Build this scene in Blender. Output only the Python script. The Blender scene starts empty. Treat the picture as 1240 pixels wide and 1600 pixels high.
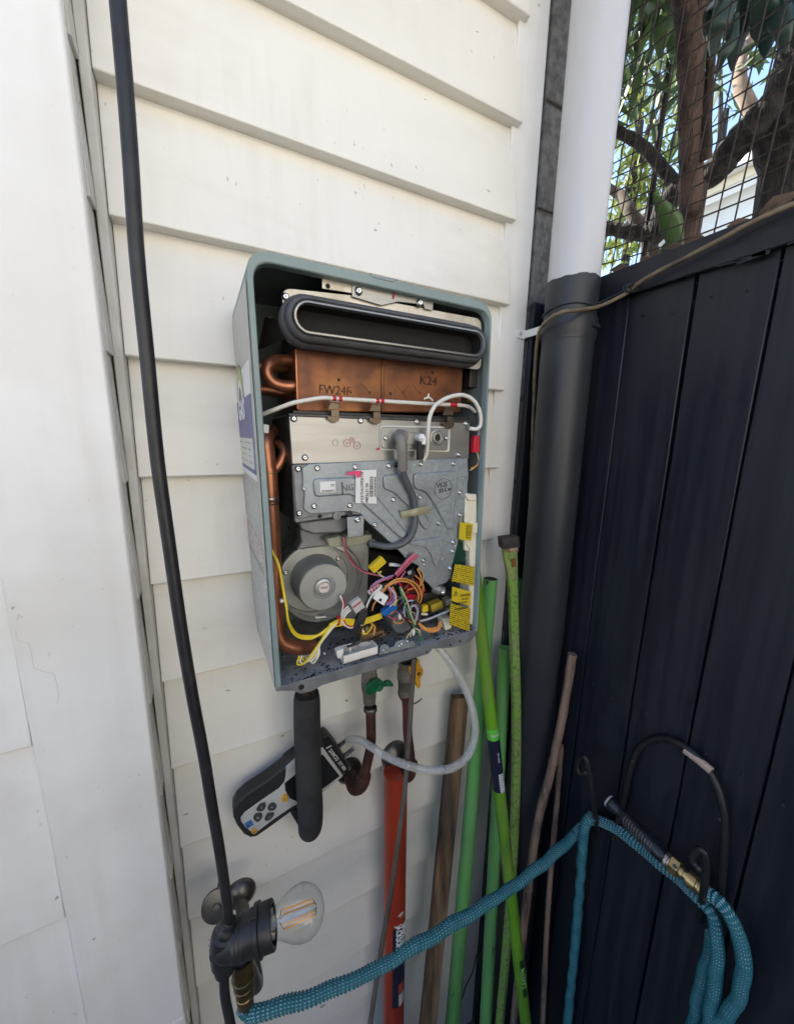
import bpy, bmesh, math, random
from mathutils import Vector, Matrix
random.seed(7)
R = math.radians
scene = bpy.context.scene
col = scene.collection

# ---------------------------------------------------------------- camera
CAM = Vector((0.0, -0.695, 1.75))
F_PX = 597.1
AX = Vector((0.89070658, 0.07215851, -0.44881503))      # world X, Y, Z seen in the camera's frame
AY = Vector((-0.45423091, 0.17989343, -0.87253231))
AZ = Vector((0.01777825, 0.98103593, 0.19300889))
rot = Matrix((AX, AY, AZ))
cd = bpy.data.cameras.new('camera')
cam = bpy.data.objects.new('camera', cd)
col.objects.link(cam)
cam.matrix_world = Matrix.Translation(CAM) @ rot.to_4x4()
cd.sensor_fit = 'HORIZONTAL'
cd.sensor_width = 36.0
cd.lens = 36.0 * F_PX / 1240.0
cd.clip_start = 0.02
cd.clip_end = 400.0
scene.camera = cam

# ---------------------------------------------------------------- sky, sun, exposure
SUN_EL, SUN_AZ = 43.0, 20.0          # azimuth measured from +Y towards -X
w = bpy.data.worlds.new('World')
scene.world = w
w.use_nodes = True
nt = w.node_tree
sky = nt.nodes.new('ShaderNodeTexSky')
sky.sky_type = 'NISHITA'
sky.sun_disc = False
sky.sun_elevation = R(SUN_EL)
sky.sun_rotation = R(-SUN_AZ)
sky.air_density = 1.0
sky.dust_density = 1.0
sky.ozone_density = 2.2
bg = nt.nodes['Background']
bg.inputs['Strength'].default_value = 0.14
nt.links.new(sky.outputs[0], bg.inputs['Color'])
sl = bpy.data.lights.new('sun', 'SUN')
sl.energy = 4.5
sl.angle = R(0.5)
sl.color = (1.0, 0.94, 0.84)
sun = bpy.data.objects.new('sun', sl)
col.objects.link(sun)
to_sun = Vector((-math.sin(R(SUN_AZ)) * math.cos(R(SUN_EL)), math.cos(R(SUN_AZ)) * math.cos(R(SUN_EL)), math.sin(R(SUN_EL))))
sun.rotation_euler = to_sun.to_track_quat('Z', 'Y').to_euler()
sun.location = to_sun * 20
vs = scene.view_settings
vs.view_transform = 'Standard'
vs.look = 'None'
vs.gamma = 1.0
vs.exposure = 1.8
scene.render.engine = 'CYCLES'
scene.cycles.max_bounces = 7
scene.cycles.diffuse_bounces = 3
scene.cycles.glossy_bounces = 3
scene.cycles.transmission_bounces = 4
scene.cycles.transparent_max_bounces = 8

# ---------------------------------------------------------------- helpers
def ray(px, py):
    d = Vector((px - 620.0, 800.0 - py, -F_PX))
    return Vector((AX.dot(d), AY.dot(d), AZ.dot(d)))
def at(px, py, Y=0.0):
    """point of the place on the plane y = Y (parallel to the boarded wall)"""
    r = ray(px, py); t = (Y - CAM.y) / r.y
    return CAM + r * t
def atx(px, py, X):
    """point of the place on the plane x = X (parallel to the fence)"""
    r = ray(px, py); t = (X - CAM.x) / r.x
    return CAM + r * t
def far(px, py, dist):
    r = ray(px, py); return CAM + r.normalized() * dist
def V(*a): return Vector(a)

class MB:
    def __init__(s): s.v = []; s.f = []; s.sm = []
    def add(s, verts, faces, smooth=False):
        o = len(s.v); s.v += [Vector(p) for p in verts]
        for f in faces:
            s.f.append([i + o for i in f]); s.sm.append(smooth)
        return s
    def box(s, lo, hi):
        x0, y0, z0 = lo; x1, y1, z1 = hi
        vs = [(x0,y0,z0),(x1,y0,z0),(x1,y1,z0),(x0,y1,z0),(x0,y0,z1),(x1,y0,z1),(x1,y1,z1),(x0,y1,z1)]
        return s.add(vs, [(0,3,2,1),(4,5,6,7),(0,1,5,4),(1,2,6,5),(2,3,7,6),(3,0,4,7)])
    def obox(s, c, u, v, w_):
        """box with centre c and half-axes u, v, w"""
        c, u, v, w_ = Vector(c), Vector(u), Vector(v), Vector(w_)
        if u.cross(v).dot(w_) < 0: w_ = -w_
        vs = [c + a*u + b*v + d*w_ for d in (-1,1) for (a,b) in ((-1,-1),(1,-1),(1,1),(-1,1))]
        return s.add(vs, [(0,3,2,1),(4,5,6,7),(0,1,5,4),(1,2,6,5),(2,3,7,6),(3,0,4,7)])
    def prism(s, pts, off):
        """polygon pts (seen from the front) pushed back by vector off"""
        pts = [Vector(p) for p in pts]; off = Vector(off); n = len(pts)
        nrm = Vector((0,0,0))
        for i in range(n): nrm += pts[i].cross(pts[(i+1) % n])
        if nrm.dot(off) > 0: pts = pts[::-1]
        vs = pts + [p + off for p in pts]
        fs = [tuple(range(n)), tuple(range(2*n-1, n-1, -1))]
        for i in range(n):
            j = (i+1) % n; fs.append((i, n+i, n+j, j))
        return s.add(vs, fs)
    def tube(s, pts, r, n=10, caps=True, closed=False, flat=1.0, smooth=True, up=None):
        pts = [Vector(p) for p in pts]; m = len(pts)
        rr = r if hasattr(r, '__len__') else [r]*m
        tang = []
        for i in range(m):
            a = pts[(i-1) % m] if (closed or i > 0) else pts[i]
            b = pts[(i+1) % m] if (closed or i < m-1) else pts[i]
            t = (b - a); tang.append(t.normalized() if t.length > 1e-9 else Vector((0,0,1)))
        ref = Vector(up) if up else (Vector((0,0,1)) if abs(tang[0].z) < .9 else Vector((1,0,0)))
        u = (ref - tang[0]*ref.dot(tang[0])).normalized()
        vs = []
        for i in range(m):
            u = (u - tang[i]*u.dot(tang[i])).normalized()
            v = tang[i].cross(u)
            for k in range(n):
                a = 2*math.pi*k/n
                vs.append(pts[i] + (u*math.cos(a)*flat + v*math.sin(a))*rr[i])
        fs = []
        for i in range(m if closed else m-1):
            j = (i+1) % m
            for k in range(n):
                l = (k+1) % n
                fs.append((i*n+k, i*n+l, j*n+l, j*n+k))
        s.add(vs, fs, smooth)
        if caps and not closed:
            o = len(s.v) - m*n
            s.f.append([o+k for k in range(n)][::-1]); s.sm.append(False)
            s.f.append([o+(m-1)*n+k for k in range(n)]); s.sm.append(False)
        return s
    def cyl(s, a, b, r, n=16, r2=None, caps=True):
        return s.tube([a, b], [r, r if r2 is None else r2], n, caps)
    def lathe(s, o, ax, prof, n=24, smooth=True):
        """profile [(distance along ax, radius)...]"""
        o, ax = Vector(o), Vector(ax).normalized()
        ref = Vector((0,0,1)) if abs(ax.z) < .9 else Vector((1,0,0))
        u = (ref - ax*ref.dot(ax)).normalized(); v = ax.cross(u)
        vs = []
        for d, r in prof:
            for k in range(n):
                a = 2*math.pi*k/n
                vs.append(o + ax*d + (u*math.cos(a) + v*math.sin(a))*max(r, 1e-5))
        fs = []
        for i in range(len(prof)-1):
            for k in range(n):
                l = (k+1) % n
                fs.append((i*n+k, i*n+l, (i+1)*n+l, (i+1)*n+k))
        return s.add(vs, fs, smooth)
    def ball(s, c, r, n=12, m=8, sc=(1,1,1)):
        c = Vector(c); vs = []
        for i in range(m+1):
            t = math.pi*i/m
            for k in range(n):
                a = 2*math.pi*k/n
                vs.append(c + Vector((math.sin(t)*math.cos(a)*sc[0], math.sin(t)*math.sin(a)*sc[1], math.cos(t)*sc[2]))*r)
        fs = [(i*n+k, (i+1)*n+k, (i+1)*n+(k+1) % n, i*n+(k+1) % n) for i in range(m) for k in range(n)]
        return s.add(vs, fs, True)

def smooth_path(pts, k=6, closed=False):
    """Catmull-Rom through the points"""
    pts = [Vector(p) for p in pts]; n = len(pts); out = []
    rng = range(n if closed else n-1)
    for i in rng:
        if closed: a, b, c, d = pts[(i-1) % n], pts[i], pts[(i+1) % n], pts[(i+2) % n]
        else: a, b, c, d = pts[max(i-1,0)], pts[i], pts[i+1], pts[min(i+2,n-1)]
        for j in range(k):
            t = j/k
            out.append(0.5*((2*b) + (c-a)*t + (2*a-5*b+4*c-d)*t*t + (3*b-a-3*c+d)*t**3))
    if not closed: out.append(pts[-1].copy())
    return out
def rounded(pts, r, k=5):
    """round the corners of a closed 3D polygon; r a number or a list"""
    pts = [Vector(p) for p in pts]; n = len(pts); out = []
    for i in range(n):
        rr = r[i] if hasattr(r, '__len__') else r
        p, a, b = pts[i], pts[i-1], pts[(i+1) % n]
        if rr <= 0: out.append(p); continue
        da, db = (a-p), (b-p)
        q = min(rr, da.length*.48, db.length*.48)
        s0, s1 = p + da.normalized()*q, p + db.normalized()*q
        for j in range(k+1):
            t = j/k; out.append(s0*(1-t)**2 + p*2*t*(1-t) + s1*t*t)
    return out

def mesh_of(mb, name):
    me = bpy.data.meshes.new(name)
    me.from_pydata([tuple(p) for p in mb.v], [], mb.f)
    me.polygons.foreach_set('use_smooth', mb.sm)
    me.update()
    return me
def link(o, parent):
    col.objects.link(o)
    if parent is not None: o.parent = parent
def wpos(o):
    p = Vector(o.location); q = o.parent
    while q is not None: p += q.location; q = q.parent
    return p
def part(name, mb, mat, parent=None, bevel=0.0, seg=2, kind=None, label=None, fix=True):
    me = mesh_of(mb, name)
    if fix:
        bm = bmesh.new(); bm.from_mesh(me); bmesh.ops.recalc_face_normals(bm, faces=bm.faces); bm.to_mesh(me); bm.free()
    me.set_sharp_from_angle(angle=R(42))
    me.materials.append(mat)
    o = bpy.data.objects.new(name, me); link(o, parent)
    if parent is not None: o.location = -wpos(parent)
    if bevel:
        b = o.modifiers.new('bevel', 'BEVEL'); b.width = bevel; b.segments = seg; b.limit_method = 'ANGLE'; b.angle_limit = R(40)
        b.harden_normals = False
    if kind: o['kind'] = kind
    if label: o['label'] = label
    return o
def place(name, me, loc, parent, rotm=None, scale=None):
    """another individual that shares mesh data"""
    o = bpy.data.objects.new(name, me); link(o, parent)
    o.location = Vector(loc) - (wpos(parent) if parent is not None else Vector((0,0,0)))
    if rotm is not None: o.rotation_euler = rotm.to_euler()
    if scale: o.scale = scale
    return o
def tag(o, label, cat, group=None):
    o['label'] = label; o['category'] = cat
    if group: o['group'] = group
    return o
def thing(name, label, cat, loc=(0,0,0), group=None):
    o = bpy.data.objects.new(name, None); o.empty_display_size = .05
    col.objects.link(o); o.location = loc
    return tag(o, label, cat, group)
def text(name, body, mat, parent, o, ux, uz, size, depth=0.0004, sx=1.0, bold=0.0, align='CENTER'):
    """flat lettering: o centre, ux reading direction, uz up"""
    cu = bpy.data.curves.new(name, 'FONT'); cu.body = body; cu.size = size; cu.extrude = depth/2
    cu.align_x = align; cu.align_y = 'CENTER'; cu.offset = bold; cu.resolution_u = 2
    tmp = bpy.data.objects.new(name, cu); col.objects.link(tmp)
    dg = bpy.context.evaluated_depsgraph_get()
    me = bpy.data.meshes.new_from_object(tmp.evaluated_get(dg))
    bpy.data.objects.remove(tmp); bpy.data.curves.remove(cu)
    ux, uz = Vector(ux).normalized(), Vector(uz).normalized(); un = ux.cross(uz)
    m = Matrix((ux*sx, uz, un)).transposed()
    for v in me.vertices: v.co = Vector(o) + m @ v.co
    me.materials.clear(); me.materials.append(mat)
    ob = bpy.data.objects.new(name, me); link(ob, parent)
    if parent is not None: ob.location = -wpos(parent)
    return ob

# ---------------------------------------------------------------- materials
MATS = {}
def mat(name, c, rough=.5, metal=0.0, c2=None, scale=8.0, lo=.4, hi=.62, bump=0.0, bscale=40.0, stretch=(1,1,1), detail=4.0,
        specks=None, speck_scale=60.0, speck_amt=.1, spec=.5, trans=0.0, ior=1.45, alpha=1.0, rough2=None, c3=None, scale3=2.0, lo3=.5, hi3=.8, coat=0.0, sss=0.0, voro=False, streak=None, streak_amt=.5, marks=None, bdist=.002, bstretch=None):
    m = bpy.data.materials.new(name); m.use_nodes = True
    t = m.node_tree; N, L = t.nodes, t.links
    b = N['Principled BSDF']
    b.inputs['Base Color'].default_value = (*c, 1)
    b.inputs['Roughness'].default_value = rough; b.inputs['Metallic'].default_value = metal
    b.inputs['Specular IOR Level'].default_value = spec; b.inputs['IOR'].default_value = ior
    b.inputs['Transmission Weight'].default_value = trans; b.inputs['Alpha'].default_value = alpha
    b.inputs['Coat Weight'].default_value = coat
    tc = N.new('ShaderNodeTexCoord'); mp = N.new('ShaderNodeMapping'); mp.inputs['Scale'].default_value = stretch
    L.new(tc.outputs['Object'], mp.inputs['Vector'])
    def noise(sc, det=detail, r=.6):
        n = N.new('ShaderNodeTexNoise'); n.inputs['Scale'].default_value = sc; n.inputs['Detail'].default_value = det; n.inputs['Roughness'].default_value = r
        L.new(mp.outputs[0], n.inputs['Vector']); return n.outputs['Fac']
    def ramp(src, a, bb):
        r = N.new('ShaderNodeMapRange'); r.inputs['From Min'].default_value = a; r.inputs['From Max'].default_value = bb
        L.new(src, r.inputs['Value']); return r.outputs['Result']
    def mix(f, A, B):
        x = N.new('ShaderNodeMix'); x.data_type = 'RGBA'
        L.new(f, x.inputs['Factor'])
        for sock, val in ((x.inputs['A'], A), (x.inputs['B'], B)):
            if hasattr(val, 'links'): L.new(val, sock)
            else: sock.default_value = (*val, 1)
        return x.outputs['Result']
    cur = c
    if c2:
        if voro:
            vn = N.new('ShaderNodeTexVoronoi'); vn.inputs['Scale'].default_value = scale; L.new(mp.outputs[0], vn.inputs['Vector'])
            sp = N.new('ShaderNodeSeparateColor'); L.new(vn.outputs['Color'], sp.inputs[0]); src = sp.outputs[0]
        else: src = noise(scale)
        f = ramp(src, lo, hi); cur = mix(f, cur, c2)
        if rough2 is not None:
            rr = N.new('ShaderNodeMapRange'); rr.inputs['To Min'].default_value = rough; rr.inputs['To Max'].default_value = rough2
            L.new(f, rr.inputs['Value']); L.new(rr.outputs['Result'], b.inputs['Roughness'])
    if c3: cur = mix(ramp(noise(scale3), lo3, hi3), cur, c3)
    if specks:
        f = ramp(noise(speck_scale, 3.0, .5), .78-speck_amt, .80-speck_amt)
        cur = mix(f, cur, specks)
    if streak:
        mp2 = N.new('ShaderNodeMapping'); mp2.inputs['Scale'].default_value = (34, 34, 1.6); L.new(tc.outputs['Object'], mp2.inputs['Vector'])
        n2 = N.new('ShaderNodeTexNoise'); n2.inputs['Scale'].default_value = 1.0; n2.inputs['Detail'].default_value = 5.0; L.new(mp2.outputs[0], n2.inputs['Vector'])
        n3 = noise(2.2, 3.0); mm = N.new('ShaderNodeMath'); mm.operation = 'MULTIPLY'; L.new(ramp(n2.outputs['Fac'], .48, .75), mm.inputs[0]); L.new(ramp(n3, .42, .62), mm.inputs[1])
        m3 = N.new('ShaderNodeMath'); m3.operation = 'MULTIPLY'; L.new(mm.outputs[0], m3.inputs[0]); m3.inputs[1].default_value = streak_amt; cur = mix(m3.outputs[0], cur, streak)
    if marks:
        mp3 = N.new('ShaderNodeMapping'); mp3.inputs['Scale'].default_value = (1, 1, .55); mp3.inputs['Rotation'].default_value = (0,.6,0); L.new(tc.outputs['Object'], mp3.inputs['Vector'])
        n4 = N.new('ShaderNodeTexNoise'); n4.inputs['Scale'].default_value = 130; n4.inputs['Detail'].default_value = 2.0; L.new(mp3.outputs[0], n4.inputs['Vector'])
        n5 = noise(5.0, 2.0); mm = N.new('ShaderNodeMath'); mm.operation = 'MULTIPLY'; L.new(ramp(n4.outputs['Fac'], .715, .745), mm.inputs[0]); L.new(ramp(n5, .50, .62), mm.inputs[1]); cur = mix(mm.outputs[0], cur, marks)
    if hasattr(cur, 'links'): L.new(cur, b.inputs['Base Color'])
    if bump:
        bp = N.new('ShaderNodeBump'); bp.inputs['Strength'].default_value = bump; bp.inputs['Distance'].default_value = bdist
        if bstretch:
            mpb = N.new('ShaderNodeMapping'); mpb.inputs['Scale'].default_value = bstretch; L.new(tc.outputs['Object'], mpb.inputs['Vector'])
            nb_ = N.new('ShaderNodeTexNoise'); nb_.inputs['Scale'].default_value = bscale; nb_.inputs['Detail'].default_value = 4.0; L.new(mpb.outputs[0], nb_.inputs['Vector']); L.new(nb_.outputs['Fac'], bp.inputs['Height'])
        else: L.new(noise(bscale, 3.0), bp.inputs['Height']); L.new(bp.outputs[0], b.inputs['Normal'])
    MATS[name] = m
    return m
WHITE = mat('white_board_paint', (.81,.785,.72), .42, c2=(.75,.725,.665), scale=3.5, lo=.42, hi=.7, bump=.25, bscale=90, stretch=(.35,1,1),
            specks=(.30,.27,.22), speck_scale=75, speck_amt=.035, c3=(.68,.65,.58), scale3=6.0, lo3=.54, hi3=.78, streak=(.54,.49,.40), streak_amt=.26, marks=(.46,.42,.36))
WHITE2 = mat('white_trim_paint', (.82,.815,.80), .38, c2=(.77,.76,.73), scale=4, bump=.25, bscale=1.0, specks=(.4,.37,.33), speck_scale=60, speck_amt=.03, streak=(.60,.57,.52), streak_amt=.4, marks=(.62,.60,.56), bstretch=(60,60,4), c3=(.73,.71,.67), scale3=5, lo3=.5, hi3=.75)
GREYP = mat('bead_and_shade_grey', (.60,.585,.54), .5, c2=(.52,.50,.45), scale=14, bump=.1)  # bead grey; on the return boards it paints in their shade
FENCE = mat('navy_black_fence_paint', (.010,.012,.020), .32, c2=(.017,.019,.027), scale=60, stretch=(1,1,.05), bump=1.0, bscale=1.0, bdist=.006, bstretch=(90,90,6), specks=(.16,.15,.15), speck_scale=42, speck_amt=.0, spec=.35, rough2=.5)
FENCE_D = mat('black_fence_rail_paint', (.012,.014,.021), .42, c2=(.02,.02,.026), scale=20, bump=.3, bscale=80, spec=.35)
PIPE_W = mat('white_pvc', (.55,.55,.57), .28, c2=(.49,.49,.51), scale=5, lo=.5, hi=.8, stretch=(1,1,.4), specks=(.3,.28,.25), speck_scale=30, speck_amt=.0, bump=.05)
PIPE_D = mat('charcoal_pipe_paint', (.029,.031,.038), .42, c2=(.023,.025,.031), scale=6, bump=.15, bscale=120, specks=(.25,.24,.23), speck_scale=55, speck_amt=-.01)
BLOCK = mat('concrete_block', (.20,.195,.19), .9, c2=(.11,.108,.105), scale=55, bump=.9, bscale=120)
MORTAR = mat('mortar', (.10,.097,.09), .95, c2=(.16,.155,.15), scale=80, bump=.6)
CONC = mat('path_concrete', (.17,.16,.15), .85, c2=(.13,.125,.115), scale=6, bump=.3)
GALV = mat('galvanised_steel', (.50,.52,.53), .38, .85, c2=(.60,.62,.63), scale=160, voro=True, lo=0, hi=1, rough2=.5, bump=.05, bscale=200)
ROOFM = mat('eave_paint', (.75,.74,.71), .5)
ROOFT = mat('metal_roof', (.35,.37,.39), .4)

# ---- ground
GZ = -.20
gm = MB(); gm.add([(-60,-60,GZ),(60,-60,GZ),(60,60,GZ),(-60,60,GZ)], [(0,1,2,3)])
g = part('ground', gm, CONC); g['kind'] = 'structure'

# ---- house: boarded wall behind the heater, projecting wall on the left, unseen overhang above, added for shade
LAPS = [1.75 + .695*v for v in (-2.36,-2.11,-1.86,-1.605,-1.352,-1.101,-.850,-.600,-.3465,-.097,.155,.4125,.647,.897,1.147,1.397,1.647)]
XL, XR = -.0853, .6255
house = thing('weatherboard_house', 'white painted weatherboard house wall that carries the opened water heater', 'house', (0.2,0,0))
def board_x(x0, x1, zb, zt, y0):
    m = MB(); t = zt + .02
    prof = [(y0, zb+.0015), (y0+.0265, t), (y0+.034, t), (y0+.034, zb), (y0+.0012, zb)]
    m.prism([(x0, y, z) for y, z in prof], (x1-x0, 0, 0)); return m
for i in range(len(LAPS)-1):
    part('weatherboard', board_x(XL, XR + random.uniform(-.0012,.0012), LAPS[i] + random.uniform(-.0005,.0005), LAPS[i+1], random.uniform(-.0006,.0006)), WHITE, house, bevel=.0016)
# wall core and the wall under the boards
part('wall_core', MB().box((-4,.045,GZ),(.66,.20,3.05)), ROOFM, house)
part('bottom_plate', MB().box((XL,.006,GZ),(XR,.040,LAPS[0]-.003)), WHITE, house)
# stop bead in the internal corner (left)
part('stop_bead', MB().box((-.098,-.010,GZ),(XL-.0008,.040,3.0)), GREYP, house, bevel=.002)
# corner board on the right
part('corner_board', MB().box((.612,.0145,GZ),(.6895,.0445,3.0)), WHITE2, house, bevel=.002)
part('corner_board', MB().box((.662,.046,GZ),(.6895,.20,3.0)), WHITE2, house, bevel=.002)
# projecting wall: wide corner board, boards on its short return, boards beyond
part('corner_board', MB().box((-.2345,-.066,.690),(-.0992,-.046,3.0)), WHITE2, house, bevel=.003)
part('corner_board', MB().box((-.2345,-.0655,GZ),(-.0996,-.046,.687)), WHITE2, house, bevel=.003)
for i in range(len(LAPS)-1):
    m = MB(); zb, zt = LAPS[i]-.004, LAPS[i+1]+.012
    m.prism([(-.0962,-.0455,zb),(-.1012,-.0455,zt),(-.118,-.0455,zt),(-.118,-.0455,zb)], (0,.0350,0))
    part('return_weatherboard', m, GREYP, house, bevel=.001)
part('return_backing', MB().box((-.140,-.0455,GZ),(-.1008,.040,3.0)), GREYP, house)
zs = [-.2,.1025,.4090,.7090,1.0153,1.3218,1.628,1.9345,2.241,2.5475,2.854,3.05]
for i in range(len(zs)-1):
    m = MB(); zb, zt = zs[i], zs[i+1]+.02
    m.prism([(-1.6,-.0645,zb),(-1.6,-.0500,zt),(-1.6,-.042,zt),(-1.6,-.042,zb)], (1.6-.2352,0,0))
    part('wide_weatherboard', m, WHITE2, house, bevel=.0016)
part('wall_core', MB().box((-4,-.041,GZ),(-.119,.0445,3.05)), ROOFM, house)
part('shade_eave', MB().box((-4,-.42,3.06),(1.2,3.5,3.16)), ROOFM, house)  # unseen overhang, added to keep the wall in shade
part('fascia', MB().box((-4,-.445,3.02),(1.2,-.422,3.2)), WHITE2, house)
part('house_body', MB().box((-4,.21,GZ),(.66,6,3.05)), ROOFM, house)

# crack in the filler on the wide corner board
m = MB(); m.tube([at(x,y,-.0662) for x, y in [(24,985),(28,1001),(46,1006),(49,1020),(53,1044),(66,1049),(84,1053),(88,1066),(92,1084),(90,1100)]], .00022, 5)
part('paint_crack', m, mat('crack_shadow', (.55,.54,.51), .8), house)

# ---- concrete block pier next to the corner
pier = thing('block_pier', 'grey concrete block pier seen between white corner board and downpipe', 'wall', (.8,.1,0))
zj = 2.244
k = -12
part('mortar_core', MB().box((.700,.020,GZ),(.915,.205,3.2)), MORTAR, pier)
while zj + .2*k < 3.2:
    z0 = max(zj + .2*k + .005, GZ+.01); z1 = zj + .2*(k+1) - .005
    part('concrete_block', MB().box((.697,.012,z0),(.92,.21,z1)), BLOCK, pier, bevel=.003)
    k += 1

# ---- paling fence
FX = .77
fence = thing('paling_fence', 'dark navy black painted timber paling fence at the right', 'fence', (FX,-.6,0))
edges = [.0, -.072, -.175, -.290, -.398, -.505, -.615, -.722, -.83, -.94, -1.05, -1.16, -1.27, -1.4]
for i in range(len(edges)-1):
    a, b = edges[i], edges[i+1]; g0 = .0016
    dx = random.uniform(0,.0022)
    lean = random.uniform(-.002,.002)
    m = MB(); zt = 2.045
    # several stations down the board so that the edges waver like sawn timber
    n = 14; vs = []; fs = []
    for j in range(n+1):
        z = GZ + (zt-GZ)*j/n
        w0 = random.uniform(-.0009,.0009) + lean*(z-1); w1 = random.uniform(-.0009,.0009) + lean*(z-1)
        dd = dx + random.uniform(-.0005,.0005)
        vs += [(FX+dd, a-g0+w0, z), (FX+dd, b+g0+w1, z), (FX+.019, b+g0+w1, z), (FX+.019, a-g0+w0, z)]
    for j in range(n):
        for q in range(4):
            fs.append((j*4+q, j*4+(q+1)%4, (j+1)*4+(q+1)%4, (j+1)*4+q))
    fs += [(3,2,1,0), (n*4, n*4+1, n*4+2, n*4+3)]
    m.add(vs, fs); part('paling', m, FENCE, fence, bevel=.0018)
for yb_ in edges[1:-1]:
    part('light_stop_batten', MB().box((FX+.0195,yb_-.02,GZ),(FX+.0300,yb_+.02,1.985)), FENCE_D, fence)  # strips added to stop light leaking through the paling gaps
part('top_rail', MB().box((FX-.011,-1.4,2.027),(FX-.0006,-.0,2.081)), FENCE_D, fence, bevel=.0025)
part('cap_rail', MB().box((FX+.0305,-1.4,1.99),(FX+.070,-.0,2.076)), FENCE_D, fence, bevel=.003)
part('bottom_rail', MB().box((FX+.0305,-1.4,.3),(FX+.070,-.0,.38)), FENCE_D, fence, bevel=.003)
part('end_board', MB().box((.6915,-.006,GZ),(FX-.001,.010,2.052)), FENCE, fence, bevel=.002)
nm = MB(); nm.lathe((0,0,0), (-1,0,0), [(0,.0030),(.0005,.0030),(.0008,.0018),(.0008,0)], 10); NAIL = mesh_of(nm, 'nail'); NAIL.materials.append(FENCE_D)
for i in range(len(edges)-1):
    for f in (.25,.72):
        for zz in (1.985 + random.uniform(-.008,.008), 1.20 + random.uniform(-.01,.01)):
            place('nail', NAIL, (FX-.0001, edges[i]+(edges[i+1]-edges[i])*f + random.uniform(-.006,.006), zz), fence)
# peeling strip of the rail cap
m = MB()
for q in range(26):
    y = -.33 - q*.028 + random.uniform(-.01,.01)
    z = 2.0265 + random.uniform(-.003,.001)
    m.obox((FX-.0125, y, z), (.0007,0,0), (0,random.uniform(.008,.018),random.uniform(-.002,.002)), (0,0,random.uniform(.001,.004)))
part('peeling_paint', m, FENCE, fence, kind='stuff')

# ---- wire mesh above the fence
WIRE = mat('dark_mesh_wire', (.018,.017,.017), .6, .3, c2=(.045,.03,.022), scale=60)
m = MB()
def meshpt(y, z):
    return V(FX+.012 + .010*math.sin(5*y+1.3)+.004*math.sin(9*z), y + .006*math.sin(7*z+y*3) - .05*(z-2.08), z + .010*math.sin(6*y) + .08*(y+.3))
ys = [-.04 - .0265*i for i in range(46)]; zs2 = [2.00 + .0265*i for i in range(40)]
for y in ys: m.tube([meshpt(y, z) + V(0,0,random.uniform(-.001,.001)) for z in zs2[::3]+[zs2[-1]]], .0013, 5)
for z in zs2: m.tube([meshpt(y, z) + V(.0016,0,random.uniform(-.001,.001)) for y in ys[::3]+[ys[-1]]], .0013, 5)
mesh_o = part('wire_mesh', m, WIRE, None)
tag(mesh_o, 'dark square wire mesh standing above the black fence', 'wire mesh')

# ---- downpipe
dp = thing('downpipe', 'round stormwater downpipe, white above and painted charcoal below', 'downpipe', (.703,-.094,0))
pc = V(.703,-.094,0); PR = .0495
m = MB(); m.tube([pc+V(0,0,2.05), pc+V(0,0,3.1)], PR, 40); part('upper_pipe', m, PIPE_W, dp)
# the painted end: an uneven brush edge
m = MB(); n = 48; vs = []; fs = []
for k in range(n):
    a = 2*math.pi*k/n
    zt = 2.064 + .0016*math.sin(3*a+.6) + .0007*math.sin(11*a) + random.uniform(-.0006,.0006)
    d = V(math.cos(a), math.sin(a), 0)*(PR+.0014)
    vs += [pc+d+V(0,0,1.985), pc+d+V(0,0,zt), pc+V(math.cos(a),math.sin(a),0)*(PR-.001)+V(0,0,zt)]
for k in range(n):
    l = (k+1) % n
    fs += [(3*k,3*l,3*l+1,3*k+1), (3*k+1,3*l+1,3*l+2,3*k+2)]
m.add(vs, fs, True); part('painted_spigot', m, PIPE_D, dp)
lean = V(.016,.006,0)
def pl(z): return pc + lean*((1.985-z)/1.0)*.8 + V(0,0,z)
m = MB(); m.lathe(pl(1.99), (0,0,-1), [(0,PR+.001),(0,PR+.0045),(.008,PR+.0055),(.028,PR+.0055),(.034,PR+.0035),(.040,PR+.0035)], 44)
part('socket', m, PIPE_D, dp)
m = MB(); m.tube([pl(1.955), pl(1.2), pl(.5), pl(GZ)], PR+.0022, 44); part('lower_pipe', m, PIPE_D, dp)
# moulded lug on the socket
lug = MB()
a0 = math.radians(-92)
pts = [pl(1.9735) + V(math.cos(a0+t), math.sin(a0+t), 0)*(PR+.0052) for t in [x*.07 for x in range(9)]]
lug.tube(pts, .0052, 10); part('lug', lug, PIPE_D, dp)
# saddle clip on the corner board
m = MB(); 
c0 = at(806,521,.0135); c1 = at(838,521,-.03)
m.prism(rounded([c0+V(0,0,.010), c0+V(.030,0,.010), c0+V(.030,0,-.010), c0+V(0,0,-.010)], .006), (0,-.003,0))
m.box((c0.x+.022, -.050, c0.z-.008), (c0.x+.0255, .0125, c0.z+.008))
cl = part('saddle_clip', m, WHITE2, dp, bevel=.0006)
sc = MB(); sc.lathe(c0+V(.010,-.003,0), (0,-1,0), [(0,.0042),(.001,.0042),(.0022,.003),(.0024,0)], 12)
part('screw', sc, GALV, cl)

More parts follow.
